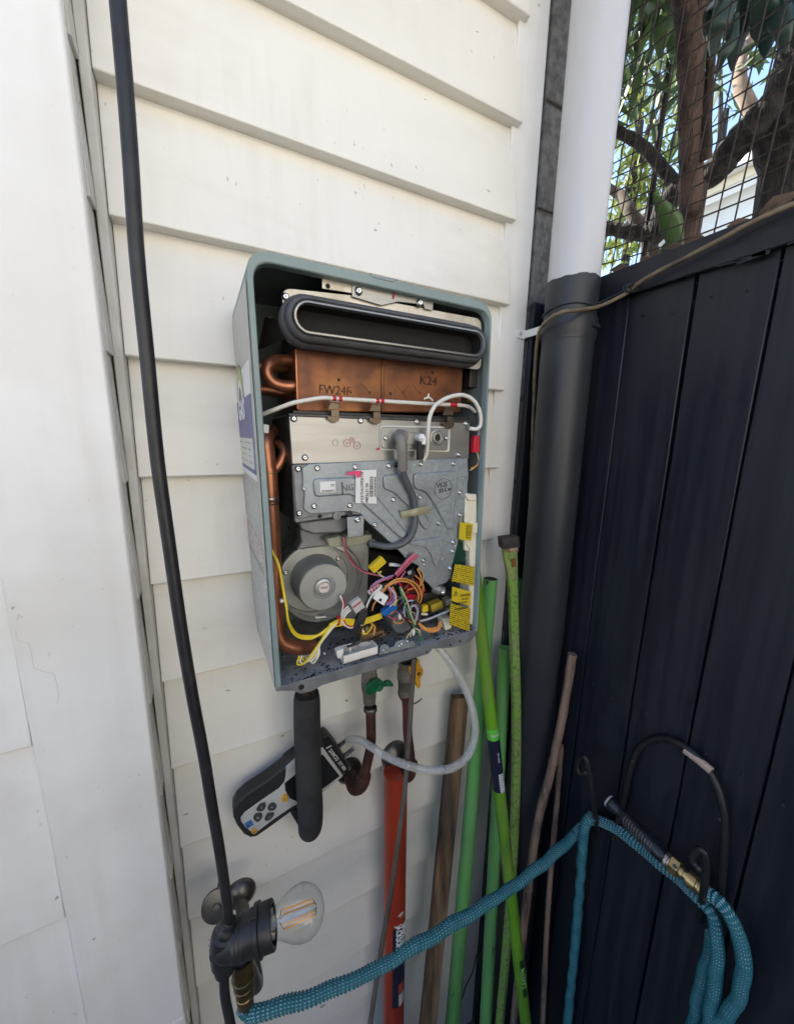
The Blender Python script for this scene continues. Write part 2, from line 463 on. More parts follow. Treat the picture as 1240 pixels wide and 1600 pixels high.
# ---- tan cable round the pipe and along the fence top, dark tie wire
TAN = mat('tan_cable_sheath', (.21,.155,.095), .55, c2=(.085,.065,.045), scale=18, lo=.45, hi=.65, bump=.15)
TIE = mat('dark_tie_wire', (.020,.028,.028), .5)
cp = [atx(1240,318,.745), atx(1175,347,.742), atx(1095,390,.742), atx(1010,434,.744), atx(973,461,.745), at(936,478,-.148), at(905,484,-.156), at(880,487,-.150), at(858,498,-.120),
      at(843,516,-.075), at(838,545,-.045), at(834.5,600,-.035), at(832,680,-.03), at(829,760,-.028), at(824,860,-.026), at(812,1010,-.024)]
m = MB(); m.tube([q + V(random.uniform(-.0004,.0004), random.uniform(-.0004,.0004), random.uniform(-.0005,.0005)) for q in smooth_path(cp, 8)], .0037, 12)
tag(part('tan_cable', m, TAN), 'weathered tan cable looped round the downpipe and along the fence top', 'cable')
m = MB()
b0 = atx(985,450,.748)
for q in range(3):
    c = b0 + V(0,(q-1)*.007,0)
    m.tube([c + V(.0075*math.cos(t), .004*math.sin(2*t+q), .0080*math.sin(t)) for t in [x*math.pi/6 for x in range(12)]], .0014, 6, closed=True)
ring = [pc + V(math.cos(t)*(PR+.0035), math.sin(t)*(PR+.0035), 2.008 + .004*math.sin(t*2)) for t in [x*math.pi/14 for x in range(28)]]
m.tube(ring, .0016, 6, closed=True)
m.tube(smooth_path([ring[21], b0+V(-.02,.05,-.015), b0], 6), .0016, 6)
m.tube(smooth_path([b0, b0+V(-.004,-.018,.004), b0+V(0,-.036,.008)], 5), .0016, 6)
tag(part('tie_wire', m, TIE), 'thin dark tie wire knotted to the tan cable at the fence top', 'wire')

# ---- unseen cream house behind the camera, added to bounce warm sunlight
ac = thing('bounce_house', 'unseen cream house wall added to bounce warm sunlight onto the boards', 'house', (-1,-4.4,GZ))
REND = mat('cream_bounce_wall', (.64,.60,.53), .8, c2=(.60,.56,.49), scale=3, bump=.3)
part('wall', MB().box((-7,-7.5,GZ),(6,-5.2,4.6)), REND, ac)
part('roof', MB().box((-7.4,-7.9,4.6),(6.4,-4.95,4.75)), ROOFT, ac)

# unseen dark panels added behind the camera to darken the lower wall
part('light_block_panel', MB().box((-3.5,-1.92,GZ),(-.15,-1.90,1.66)), FENCE_D, fence)
part('light_block_panel', MB().box((-.147,-1.92,GZ),(FX+.03,-1.90,1.20)), FENCE_D, fence)
# ---------------------------------------------------------------- beyond the fence: trees, fern, neighbour's house
BARK_R = mat('reddish_bark', (.095,.06,.046), .9, c2=(.032,.022,.019), scale=26, stretch=(1,1,.16), bump=1.0, bscale=60, bdist=.012)
BARK_D = mat('dark_furrowed_bark', (.05,.042,.038), .95, c2=(.014,.012,.012), scale=34, stretch=(1,1,.2), bump=1.0, bscale=46, bdist=.02)
def leafmat(name, a, b):
    m = mat(name, a, .5, c2=b, scale=3.0, lo=.35, hi=.65)
    t = m.node_tree; bs = t.nodes['Principled BSDF']
    tr = t.nodes.new('ShaderNodeBsdfTranslucent'); ad = t.nodes.new('ShaderNodeMixShader'); ad.inputs[0].default_value = .4
    src = bs.inputs['Base Color'].links[0].from_socket
    t.links.new(src, tr.inputs['Color']); t.links.new(bs.outputs[0], ad.inputs[1]); t.links.new(tr.outputs[0], ad.inputs[2])
    t.links.new(ad.outputs[0], t.nodes['Material Output'].inputs['Surface']); return m
LEAF_Y = leafmat('yellow_green_leaves', (.22,.24,.05), (.11,.16,.03))
LEAF_G = leafmat('grey_green_leaves', (.075,.115,.04), (.05,.085,.035))
LEAF_D = mat('dark_leathery_leaf', (.028,.055,.042), .45, c2=(.018,.038,.032), scale=12)
LEAF_B = mat('broad_green_leaf', (.055,.105,.025), .45, c2=(.035,.075,.02), scale=20)

def limb(m, pts, r0, r1, n=12, bumpy=.08):
    p = smooth_path(pts, 7); k = len(p)
    rr = [(r0 + (r1-r0)*i/(k-1))*(1+random.uniform(-bumpy,bumpy)) for i in range(k)]
    m.tube([q + V(*[random.uniform(-1,1)*rr[0]*.06 for _ in range(3)]) for q in p], rr, n)
def leaves(m, c, rad, count, ln, wd, droop=.6):
    """leaf blades: two quads folded along the midrib, spread through a clump"""
    for _ in range(count):
        d = V(random.gauss(0,1), random.gauss(0,1), random.gauss(0,1)).normalized()
        p = Vector(c) + Vector((d.x*rad[0], d.y*rad[1], d.z*rad[2]))*random.random()**.45
        t = V(random.gauss(0,.6), random.gauss(0,.6), -droop+random.gauss(0,.5)).normalized()
        s = t.cross(V(random.gauss(0,1), random.gauss(0,1), random.gauss(0,1))).normalized()
        nn = t.cross(s); l = ln*random.uniform(.6,1.25); w_ = wd*random.uniform(.7,1.2)
        a, b = p, p+t*l; q = p+t*l*.45
        m.add([a, q+s*w_+nn*w_*.3, b, q-s*w_+nn*w_*.3, q], [(0,1,4),(1,2,4),(2,3,4),(3,0,4)])

# slim tree with the reddish trunk just behind the mesh
t1 = thing('slim_tree', 'slim tree with a straight reddish brown trunk behind the wire mesh', 'tree', (1.75,.1,0))
D1 = 1.75
m = MB(); tp = [far(1068,420,D1), far(1078,320,D1), far(1079,200,D1), far(1078,90,D1), far(1073,0,D1), far(1068,-150,D1), far(1060,-330,D1*1.1)]
tp = [V(tp[0].x+.02, tp[0].y, 0.0)] + tp
limb(m, tp, .033, .028, 16, .07); tr = part('trunk', m, BARK_R, t1)
m = MB(); limb(m, [far(1075,60,D1), far(1105,-40,D1), far(1150,-160,D1)], .03, .015); limb(m, [far(1102,250,D1-.02), far(1108,120,D1), far(1125,-60,D1)], .014, .008)
part('branch', m, BARK_R, t1)
m = MB()
for px, py, dd, rr, cc in [(1010,30,2.3,.30,60),(990,-90,2.3,.4,200),(1080,-140,2.2,.5,300),(1180,-160,2.4,.5,250)]:
    leaves(m, far(px,py,dd), (rr,rr,rr*.9), cc, .14, .013, .9)
part('crown', m, LEAF_G, t1)

# old tree with the dark furrowed trunk
t2 = thing('old_tree', 'old tree with thick dark furrowed trunk and heavy crooked limbs', 'tree', (1.8,-.35,0))
D2 = 1.9
m = MB(); b0 = far(1232,330,D2); 
limb(m, [V(b0.x,b0.y,0), b0, far(1236,220,D2), far(1262,110,D2), far(1300,-20,D2+.1), far(1330,-200,D2+.2)], .095, .07, 18, .08)
part('trunk', m, BARK_D, t2)
m = MB()
limb(m, [far(1262,110,D2), far(1200,175,D2-.05), far(1150,225,D2-.02), far(1110,272,D2+.02), far(1062,290,D2+.08), far(1035,340,D2+.1), far(1022,372,D2+.12)], .048, .030, 14)
limb(m, [far(1062,300,D2+.08), far(1030,258,D2+.1), far(1000,225,D2+.15), far(955,200,D2+.2), far(915,180,D2+.3)], .022, .015, 12)
limb(m, [far(1036,320,D2+.1), far(1018,362,D2+.12), far(985,362,D2+.12), far(945,355,D2+.15), far(900,345,D2+.2)], .028, .022, 12)
part('limb', m, BARK_D, t2)
m = MB()
limb(m, [far(1175,180,2.6), far(1155,120,2.7), far(1170,60,2.9), far(1210,-10,3.0)], .028, .016, 12)
part('pale_limb', m, mat('pale_bark', (.33,.24,.18), .85, c2=(.2,.15,.11), scale=14, bump=.6), t2)
m = MB()
limb(m, [far(1040,440,2.1), far(1010,375,2.15), far(985,330,2.2), far(962,300,2.3), far(900,270,2.4)], .028, .016, 12)
part('thin_limb', m, mat('grey_bark', (.16,.135,.11), .9, c2=(.09,.075,.06), scale=14, bump=.6), t2)
m = MB()
for px, py, dd, rr, cc in [(1180,-200,3.0,.6,300),(1330,-150,2.8,.6,250)]:
    leaves(m, far(px,py,dd), (rr,rr,rr*.8), cc, .13, .016, .8)
part('crown', m, LEAF_G, t2)

# sunlit tree crowns farther back
for i, (spots, mt, ln, wd, name, lab) in enumerate([
    ([(1000,190,6.2,.55,180),(1030,250,6.0,.40,190),(985,290,6.0,.36,150),(1040,150,6.5,.42,110),(1010,330,6.0,.32,150),(960,380,5.8,.4,160)], LEAF_Y, .16, .020, 'sunlit_tree', 'sunlit yellow green tree far behind the slim reddish trunk'),
    ([(1010,80,7.4,.62,130),(960,20,7.2,.55,150),(1035,20,7.6,.5,180),(955,130,7.0,.5,120)], LEAF_G, .17, .020, 'grey_leafed_tree', 'grey green leafy tree at the top beside the white downpipe'),
    ([(1135,170,8.5,.25,22),(1120,60,8.5,.3,24)], LEAF_G, .14, .016, 'distant_tree', 'sparse distant tree showing against blue sky right of the reddish trunk')]):
    tt = thing(name, lab, 'tree', (far(*spots[0][:3]).x, far(*spots[0][:3]).y, 0))
    m = MB()
    for px, py, dd, rr, cc in spots: leaves(m, far(px,py,dd), (rr,rr,rr*.95), cc, ln, wd, .7)
    part('crown', m, mt, tt)
    m = MB(); c0 = far(*spots[0][:3]); limb(m, [V(c0.x,c0.y,0), V(c0.x+.1,c0.y,1.5), c0], .09, .03)
    for px, py, dd, rr, cc in spots[1:]: limb(m, [c0-V(0,0,.5), (c0+far(px,py,dd))/2-V(0,0,.1), far(px,py,dd)], .035, .010, 8)
    part('trunk', m, BARK_D, tt)

# staghorn fern hanging from the slim tree: dark forked fronds
fern = thing('staghorn_fern', 'dark forked strap leaves hanging in front of blue sky at the upper right', 'fern', far(1150,-60,1.5))
def frond(pts, w0, mt, par, name='frond', dist=1.5):
    """a strap leaf that widens, then forks; pts are its midline"""
    p = smooth_path(pts, 10); k = len(p); vs = []; fs = []
    view = (p[k//2]-CAM).normalized()
    for i, q in enumerate(p):
        t = (p[min(i+1,k-1)]-p[max(i-1,0)]).normalized(); s = t.cross(view).normalized()
        u = i/(k-1); wd = w0*(.35+1.1*u if u < .55 else (.955*(1-((u-.55)/.45)**1.4)+.01))*(1+.05*math.sin(9*u+len(pts)))
        cup = view*(.010*math.sin(u*5))
        for e in (-1,-.5,0,.5,1):
            vs.append(q + s*wd*e + cup + view*(wd*(.16*e*e + .05*math.sin(7*u+3*e))))
    for i in range(k-1):
        for e in range(4): fs.append((5*i+e,5*i+e+1,5*i+e+6,5*i+e+5))
    m = MB(); m.add(vs, fs, True)
    o = part(name, m, mt, par, fix=False)
    sol = o.modifiers.new('thick', 'SOLIDIFY'); sol.thickness = .0022
    return o
for pts, w0 in [([(1150,-60),(1138,0),(1120,45),(1112,90)],.034), ([(1165,-60),(1165,10),(1150,60),(1143,112)],.040), ([(1185,-60),(1190,0),(1198,50),(1193,92)],.042),
                ([(1195,-60),(1208,0),(1222,40),(1228,82)],.034), ([(1160,-60),(1128,-5),(1108,25),(1100,60)],.026), ([(1150,20),(1145,60),(1130,85),(1118,118)],.020), ([(1205,-40),(1232,0),(1250,30),(1268,70)],.03)]:
    frond([far(a,b,1.5+random.uniform(-.05,.05)) for a, b in pts], w0*.60, LEAF_D, fern)
# second clump of long leaves behind the mesh, left
sh = thing('strap_leaf_shrub', 'drooping green strap leaves between downpipe and reddish trunk, near the top', 'shrub', (far(1040,20,2.0).x, far(1040,20,2.0).y, 0))
for pts, w0 in [([(1050,-40),(1045,10),(1035,50),(1030,90)],.03), ([(1040,-40),(1025,0),(1010,35),(1000,75)],.026), ([(1000,-30),(1005,20),(996,60),(990,95)],.018), ([(1060,-30),(1058,30),(1050,70),(1048,100)],.02)]:
    frond([far(a,b,2.0+random.uniform(-.1,.1)) for a, b in pts], w0, LEAF_B, sh)
stem = MB(); limb(stem, [V(far(1040,20,2.3).x,far(1040,20,2.3).y,0), far(1045,100,2.3), far(1045,-40,2.1)], .012, .008, 8); part('stem', stem, BARK_D, sh)
# broad leaf plant just above the fence
bl = thing('broad_leaf_plant', 'single broad green leaf rising just above the fence beside reddish trunk', 'plant', (far(1045,420,1.4).x, far(1045,420,1.4).y, 0))
frond([far(a,b,1.40) for a, b in [(1062,400),(1054,370),(1042,338),(1020,300)]], .026, LEAF_B, bl)
frond([far(a,b,1.38) for a, b in [(1032,402),(1042,392),(1055,384)]], .02, LEAF_B, bl)
stem = MB(); q = far(1062,400,1.40); limb(stem, [V(q.x,q.y,0), V(q.x,q.y+.02,1.2), q], .006, .004, 8); part('stem', stem, LEAF_B, bl)
# dry leaf litter on the fence top
LITTER = mat('dry_leaf', (.16,.10,.065), .8, c2=(.08,.055,.04), scale=60)
for a, b, s, lab in [(968,424,.017,'curled dry leaf on the fence top close to the downpipe'), (1008,420,.012,'small dry leaf on the fence top left of the broad green leaf'),
                     (1052,407,.016,'dry leaf on the fence top under the broad green leaf'), (1088,394,.014,'dry leaf on the fence top at the foot of the reddish trunk'),
                     (1150,366,.013,'small dry leaf on the fence top between reddish trunk and thick dark trunk'), (1212,336,.026,'large pale curled dry leaf on the fence top by the thick dark trunk')]:
    m = MB(); c = atx(a, b, FX+.004); c.z = 2.0835 + s*.30
    u = V(random.uniform(-.4,.4), 1, random.uniform(-.3,.5)).normalized()*s; v_ = u.cross(V(1,0,.4)).normalized()*s*.5
    n_ = u.cross(v_).normalized()*s*.35
    m.add([c-u, c+v_+n_, c+u*1.1+n_, c-v_+n_*.6, c], [(0,1,4),(1,2,4),(2,3,4),(3,0,4)])
    o = part('dry_leaf', m, LITTER, None, fix=False); so = o.modifiers.new('t','SOLIDIFY'); so.thickness = .0006
    tag(o, lab, 'leaf', 'dry leaves on the fence top')

# neighbour's pale house
nh = thing('neighbour_house', 'pale neighbouring house with white cladding glimpsed behind the trees', 'house', (7,1,0))
NH = mat('neighbour_cladding', (.72,.72,.70), .6, c2=(.64,.64,.62), scale=3)
NC = mat('neighbour_cream_fascia', (.66,.60,.46), .6); NR = mat('neighbour_roof', (.62,.66,.70), .35, .2)
NX = 4.6
def nb(name, pxa, pya, pxb, pyb, X, th, mt, extra=0):
    a, b = atx(pxa,pya,X), atx(pxb,pyb,X)
    return part(name, MB().box((X, min(a.y,b.y), min(a.z,b.z)), (X+th, max(a.y,b.y)+extra, max(a.z,b.z))), mt, nh, bevel=.004)
ztop = atx(1140,300,NX).z; zb = 0
ya, yb = -4.5, 2.2
part('wall', MB().box((NX+.06,ya,0),(NX+3,yb,ztop)), NH, nh)
k = 0; z = .2
while z < ztop - .05:
    m = MB(); z1 = min(z+.15, ztop)
    m.prism([(NX+.035,ya,z),(NX+.05,ya,z1),(NX+.059,ya,z1),(NX+.059,ya,z)], (0,yb-ya,0)); part('cladding_board', m, NH, nh); z += .15
part('fascia', MB().box((NX-.16,ya-.2,ztop-.02),(NX-.13,yb+.2,ztop+.16)), NC, nh, bevel=.004)
part('gutter', MB().box((NX-.26,ya-.2,ztop+.05),(NX-.165,yb+.2,ztop+.15)), NH, nh, bevel=.01)
# ribbed roof rising away
m = MB(); n = 60
for i in range(n):
    y0 = ya-.2+(yb-ya+.4)*i/n; y1 = y0+(yb-ya+.4)/n*.45; y2 = ya-.2+(yb-ya+.4)*(i+1)/n
    A = lambda y, h: V(NX-.2, y, ztop+.17+h); B = lambda y, h: V(NX+3.2, y, ztop+1.15+h)
    m.add([A(y0,.03),A(y1,.03),B(y1,.03),B(y0,.03),A(y2,0),B(y2,0)], [(0,1,2,3),(1,4,5,2)])
part('roof', m, NR, nh, fix=False)
# ---------------------------------------------------------------- the opened gas water heater
CASE = mat('grey_green_case_paint', (.235,.30,.295), .42, c2=(.205,.265,.26), scale=10, specks=(.1,.09,.08), speck_scale=70, speck_amt=.03, bump=.06, bscale=150)
CASE_IN = mat('case_inside_shaded', (.17,.205,.21), .5, c2=(.14,.17,.175), scale=10, specks=(.06,.06,.06), speck_scale=80, speck_amt=.05)  # case paint darkened for the shade inside the case
SIDE = mat('warm_grey_side_paint', (.46,.44,.40), .38, c2=(.42,.40,.365), scale=60, stretch=(1,1,.06), bump=.05, bscale=150)
STEEL = mat('satin_steel', (.35,.345,.33), .36, .75, c2=(.27,.265,.25), scale=10, stretch=(.3,1,3), bump=.06, bscale=120, marks=(.14,.13,.12), specks=(.2,.18,.15), speck_scale=90, speck_amt=.05)
ZINC = mat('zinc_plate', (.28,.315,.335), .42, .55, c2=(.36,.395,.415), scale=230, voro=True, lo=0, hi=1, rough2=.55, c3=(.20,.22,.235), scale3=14, lo3=.48, hi3=.78, bump=.08, bscale=250, marks=(.10,.10,.10), specks=(.5,.52,.53), speck_scale=120, speck_amt=.08)
ZINC_D = mat('dull_zinc_cast', (.25,.265,.275), .5, .5, c2=(.18,.19,.20), scale=30, bump=.15, bscale=150)
TRAYM = mat('dirty_tray', (.42,.435,.445), .45, .3, c2=(.26,.26,.26), scale=45, specks=(.05,.045,.04), speck_scale=150, speck_amt=.08, bump=.2, bscale=200)
FANM = mat('fan_casting', (.40,.415,.40), .36, .6, c2=(.33,.345,.335), scale=20, bump=.08, bscale=180)
FANB = mat('fan_bright', (.60,.62,.60), .28, .8)
COPPER = mat('exchanger_copper', (.23,.088,.04), .40, .6, c2=(.10,.042,.024), scale=16, lo=.4, hi=.66, c3=(.33,.14,.048), scale3=9, lo3=.52, hi3=.75, specks=(.08,.035,.02), speck_scale=60, speck_amt=.05, bump=.1, bscale=70)
COPPIPE = mat('copper_pipe', (.42,.17,.09), .35, .75, c2=(.26,.105,.06), scale=22, bump=.05)
RUBBER = mat('grey_rubber', (.07,.071,.076), .6, c2=(.10,.10,.105), scale=30, bump=.1, bscale=150)
BLACK = mat('black_plastic', (.016,.016,.018), .42)
SHADE_BLK = mat('shade_black', (.012,.011,.011), .8)  # near black that paints in the shade of holes and hollows
DARKST = mat('dark_steel', (.085,.085,.085), .45, .7, c2=(.06,.055,.05), scale=30)
LEAD = mat('grey_lead', (.085,.09,.095), .42)
BOOT = mat('silicone_boot', (.21,.19,.17), .5)
CREAM = mat('cream_plastic', (.74,.69,.55), .42, c2=(.68,.63,.50), scale=20)
OLIVE = mat('pale_olive_plastic', (.30,.29,.21), .4, c2=(.24,.23,.16), scale=25)
PCB = mat('green_circuit_board', (.006,.045,.03), .35)
W_WHITE = mat('white_wire', (.70,.67,.60), .4)
PAPER = mat('white_sticker', (.74,.74,.72), .45)
W = {'y': mat('yellow_wire', (.72,.55,.03), .38), 'w': W_WHITE, 'o': mat('orange_wire', (.70,.30,.07), .4), 'p': mat('pink_wire', (.46,.10,.16), .4), 'v': mat('violet_wire', (.30,.20,.42), .4),
     'b': mat('brown_wire', (.16,.07,.04), .4), 'g': mat('green_wire', (.05,.25,.10), .4), 'k': BLACK, 'r': mat('red_plastic', (.50,.02,.035), .35), 'u': mat('blue_plastic', (.01,.12,.42), .35),
     'l': mat('lilac_wire', (.52,.46,.62), .4), 'e': mat('grey_wire', (.36,.37,.39), .35), 't': mat('tan_wire', (.55,.45,.28), .4)}
BRASS = mat('brass', (.55,.40,.16), .33, .9, c2=(.42,.28,.10), scale=30, bump=.08)
INK = mat('dark_ink', (.015,.014,.018), .6); RED_INK = mat('red_ink', (.45,.05,.06), .6); PINK_INK = mat('pink_marker', (.72,.05,.17), .6); WHITE_INK = mat('white_ink', (.8,.8,.8), .5)
CHROME = mat('screw_steel', (.66,.66,.64), .22, .95)

def print_mat(name, base, ink, pitch, uk, axis='x', thr=.46, duty=.5, bars=False):
    """flat small print: lines of broken marks, or bars of a bar code"""
    m = mat(name, base, .45); t = m.node_tree; N, L = t.nodes, t.links
    tc = N.new('ShaderNodeTexCoord'); sp = N.new('ShaderNodeSeparateXYZ'); L.new(tc.outputs['Object'], sp.inputs[0])
    def mth(op, a, b=None):
        n = N.new('ShaderNodeMath'); n.operation = op
        for i, q in enumerate((a, b)):
            if q is None: continue
            if hasattr(q, 'links'): L.new(q, n.inputs[i])
            else: n.inputs[i].default_value = q
        return n.outputs[0]
    u = sp.outputs['X'] if axis == 'x' else sp.outputs['Y']; v = sp.outputs['Z']
    if axis == 'z': u, v = sp.outputs['Z'], sp.outputs['X']
    vd = mth('DIVIDE', v, pitch); row = mth('FLOOR', vd); fr = mth('FRACT', vd)
    cmb = N.new('ShaderNodeCombineXYZ'); L.new(mth('MULTIPLY', u, uk), cmb.inputs[0])
    if not bars: L.new(mth('MULTIPLY', row, 7.31), cmb.inputs[1])
    ns = N.new('ShaderNodeTexNoise'); ns.inputs['Scale'].default_value = 1.0; ns.inputs['Detail'].default_value = 2.0; L.new(cmb.outputs[0], ns.inputs['Vector'])
    f = mth('GREATER_THAN', ns.outputs['Fac'], thr)
    if not bars: f = mth('MULTIPLY', f, mth('LESS_THAN', fr, duty))
    x = N.new('ShaderNodeMix'); x.data_type = 'RGBA'; L.new(f, x.inputs['Factor']); x.inputs['A'].default_value = (*base,1); x.inputs['B'].default_value = (*ink,1)
    L.new(x.outputs['Result'], N['Principled BSDF'].inputs['Base Color']); return m

def zc(ox, oy, k): return lambda x, y, Y: at(ox + x/k, oy + y/k, Y)
A1, A2, A3, A5, A6 = zc(340,380,2.696), zc(340,620,2.696), zc(400,800,3.263), zc(460,720,4.43), zc(540,850,6.2)

hc = V(.24,-.1,1.40)
HT = thing('gas_water_heater', 'grey green wall mounted gas water heater with its front cover off', 'water heater', hc)
FY, BY = -.200, -.004
TL, TR, BL, BR = at(381,382,FY), at(770,473.5,FY), at(431,1081,FY), at(746,986,FY)
def shell_loop(ins_l, ins_t, ins_r, y, rad):
    a, b, c, d = BL+V(ins_l,0,0), TL+V(ins_l,0,-ins_t), TR+V(-ins_r,0,-ins_t), BR+V(-ins_r,0,0)
    pts = []
    def corner(p, q, r_):
        out = []
        for j in range(9):
            t = j/8; s0 = p + (q-p).normalized()*rad; s1 = p + (r_-p).normalized()*rad
            out.append(s0*(1-t)**2 + p*2*t*(1-t) + s1*t*t)
        return out
    pts = [a] + corner(b, a, c) + corner(c, b, d) + [d]
    return [V(p.x, y, p.z) for p in pts]
def strips(loops, smooth=True):
    m = MB(); n = len(loops[0]); vs = [p for l in loops for p in l]; fs = []
    for i in range(len(loops)-1):
        for k in range(n-1): fs.append((i*n+k, i*n+k+1, (i+1)*n+k+1, (i+1)*n+k))
    m.add(vs, fs, False); return m
m = strips([shell_loop(.0005,.0005,.0005,BY,.030), shell_loop(.0005,.0005,.0005,FY+.0015,.030), shell_loop(.0014,.0012,.0012,FY-.0004,.029), shell_loop(.0068,.0112,.0034,FY-.0004,.024),
            shell_loop(.0080,.0125,.0042,FY+.001,.023), shell_loop(.0080,.0125,.0042,FY+.012,.023)])
case = part('case', m, CASE, HT, fix=False)
m = strips([shell_loop(.0082,.0127,.0044,FY+.0125,.023), shell_loop(.0016,.0016,.0016,FY+.0126,.029), shell_loop(.0016,.0016,.0016,BY-.006,.029)])
part('inner_wall', m, CASE_IN, HT, fix=False)
lp = shell_loop(.001,.001,.001,BY-.002,.029)
m = MB(); m.prism(lp, (0,.001,0)); part('back_panel', m, CASE_IN, HT)
# left side skin with its stickers
def sx(y, z, off=.0):  # a point on the left side skin
    u = (z - BL.z)/(TL.z - BL.z); x = BL.x + (TL.x-BL.x)*u
    return V(x - .0006 - off, y, z)
z1_, z0_ = TL.z-.032, BL.z+.002
m = MB(); m.add([sx(FY+.004,z0_),sx(FY+.004,z1_),sx(BY,z1_),sx(BY+.0,z0_+.03),sx(BY-.06,z0_)], [(0,1,2,3,4)])
side = part('side_panel', m, SIDE, HT, fix=False)
def side_sticker(name, y0, y1, za, zb, mt, off=.0004):
    m = MB(); m.prism(rounded([sx(y0,za,off),sx(y1,za,off),sx(y1,zb,off),sx(y0,zb,off)], .004, 3), (.0003,0,0)); return part(name, m, mt, side)
def sy(px, py): return atx(px, py, .061)
a_, b_ = sy(362,584), sy(394,740)
BLUE_L = mat('blue_energy_label', (.075,.085,.235), .4); LILAC = mat('lilac_label', (.50,.48,.58), .4)
ya_, yb_ = sy(366,640).y, sy(392,640).y
g_top, g_mid, g_bot = sy(380,572).z, sy(380,622).z, sy(385,742).z
side_sticker('energy_label', ya_, yb_, g_bot, g_top, PAPER)
side_sticker('energy_label_blue', ya_+.0, yb_-.0, sy(385,734).z, g_mid, BLUE_L, .0008)
side_sticker('energy_label_table', ya_-.018, yb_+.012, sy(385,728).z, sy(380,684).z, print_mat('label_table_print', (.60,.60,.52), (.25,.25,.30), .009, 90, 'y', .5, .25), .0012)
text('lettering', 'GAS', WHITE_INK, side, sx((ya_+yb_)/2, sy(378,642).z, .0013), (0,-1,0), (0,0,1), .040, sx=1.15, bold=.0012)
yc = (ya_+yb_)/2
for r_, mt in ((.045,INK),(.0435,mat('label_yellow_green',(.45,.48,.20),.45)),(.026,PAPER),(.017,BLUE_L)):
    m = MB(); pts = [sx(yc + math.cos(t)*r_, g_mid + math.sin(t)*r_*1.12, .0009+ (.047-r_)*.02) for t in [math.pi*q/16 for q in range(17)]]
    m.prism(pts, (.0002,0,0)); part('energy_rating_arch', m, mt, side)
PRINT_S = print_mat('side_plate_print', (.52,.51,.47), (.27,.27,.27), .0038, 300, 'y', .5, .5)
side_sticker('rating_plate', sy(376,760).y, sy(398,765).y, sy(390,820).z, sy(388,752).z, PRINT_S)
side_sticker('warning_plate', sy(384,850).y, sy(404,850).y, sy(393,872).z, sy(391,828).z, print_mat('warn_print', (.56,.54,.50), (.33,.18,.16), .006, 180, 'y', .5, .6))
side_sticker('instruction_plate', sy(388,920).y, sy(410,920).y, sy(402,985).z, sy(396,874).z, PRINT_S)
side_sticker('old_label_scrap', sy(357,540).y, sy(364,540).y, sy(362,562).z, sy(358,518).z, LILAC)
sc_ = MB(); sc_.lathe(sx(sy(387,988).y, sy(387,988).z), (-1,0,0), [(0,.005),(.0015,.005),(.003,.003),(.0032,0)], 12); part('screw', sc_, GALV, side)
# tab and dimples on the top rim
m = MB(); m.prism([A1(640,128,FY-.0012),A1(652,142,FY-.0012),A1(740,163,FY-.0012),A1(760,152,FY-.0012)] if True else [A1(655,105,FY-.001),A1(690,160,FY-.001),A1(745,178,FY-.001),A1(790,142,FY-.001)], (0,.004,0)); part('top_tab', m, CASE, HT, bevel=.0005)

# ---- floor tray, front lip
def lerp(a, b, t): return a + (b-a)*t
m = MB(); fl, fr = BL+V(.001,.0,.003), BR+V(-.001,0,.003)
m.prism([fl, fr, fr+V(0,.193,0), fl+V(0,.193,0)], (0,0,-.0016)); tray = part('floor_tray', m, TRAYM, HT)
lipY = FY-.0012
lp = [A2(242,1228,lipY),A2(1092,985,lipY),A2(1090,1000,lipY),A2(1058,1036,lipY),A2(985,1058,lipY),A2(905,1062,lipY),A2(890,1083,lipY),A2(700,1140,lipY),A2(520,1192,lipY),A2(440,1216,lipY),A2(400,1240,lipY),A2(350,1252,lipY),A2(318,1240,lipY),A2(245,1240,lipY)]
m = MB(); m.prism(lp, (0,.0014,0)); lip = part('front_lip', m, ZINC_D, HT, bevel=.0006)
for x, y, r_ in ((352,1224,.0042),(1020,1030,.002),(980,1045,.002),(880,1075,.0018)):
    m = MB(); m.lathe(A2(x,y,lipY-.0004), (0,-1,0), [(0,r_),(.0004,r_),(.0005,0)], 14); part('hole_shade', m, SHADE_BLK, lip)  # flat black discs stand in for the shade in the holes
# debris in the tray
m = MB()
for _ in range(300):
    u, v_ = random.random()**.8, random.random()**1.6
    p = lerp(fl, fr, u) + V(0,.004+.13*v_,.0006); s = random.uniform(.0005,.0016)
    a = random.uniform(0,6.3)
    m.obox(p, V(math.cos(a),math.sin(a),0)*s*1.8, V(-math.sin(a),math.cos(a),0)*s*.7, V(0,0,s*.4))
part('debris', m, mat('tray_debris', (.03,.026,.022), .9, c2=(.20,.18,.15), scale=300, lo=.55, hi=.7), tray, kind='stuff')

# ---- screws shared
sm = MB(); sm.lathe((0,0,0), (0,-1,0), [(0,.0044),(.0006,.0045),(.0012,.0034),(.0030,.0031),(.0036,.0024),(.0032,.0009),(.0026,.0)], 12)
SCREW = mesh_of(sm, 'screw'); SCREW.materials.append(CHROME)
sm = MB(); sm.lathe((0,0,0), (0,-1,0), [(0,.0048),(.0006,.0048),(.0012,.0036),(.0030,.0033),(.0036,.0024),(.0030,.0009),(.0026,.0)], 12)
SCREW_D = mesh_of(sm, 'dark_screw'); SCREW_D.materials.append(DARKST)
def screws(par, lst, conv, Y, me=SCREW, s=1.0):
    for x, y in lst: place('screw', me, conv(x,y,Y), par, scale=(s,s,s))

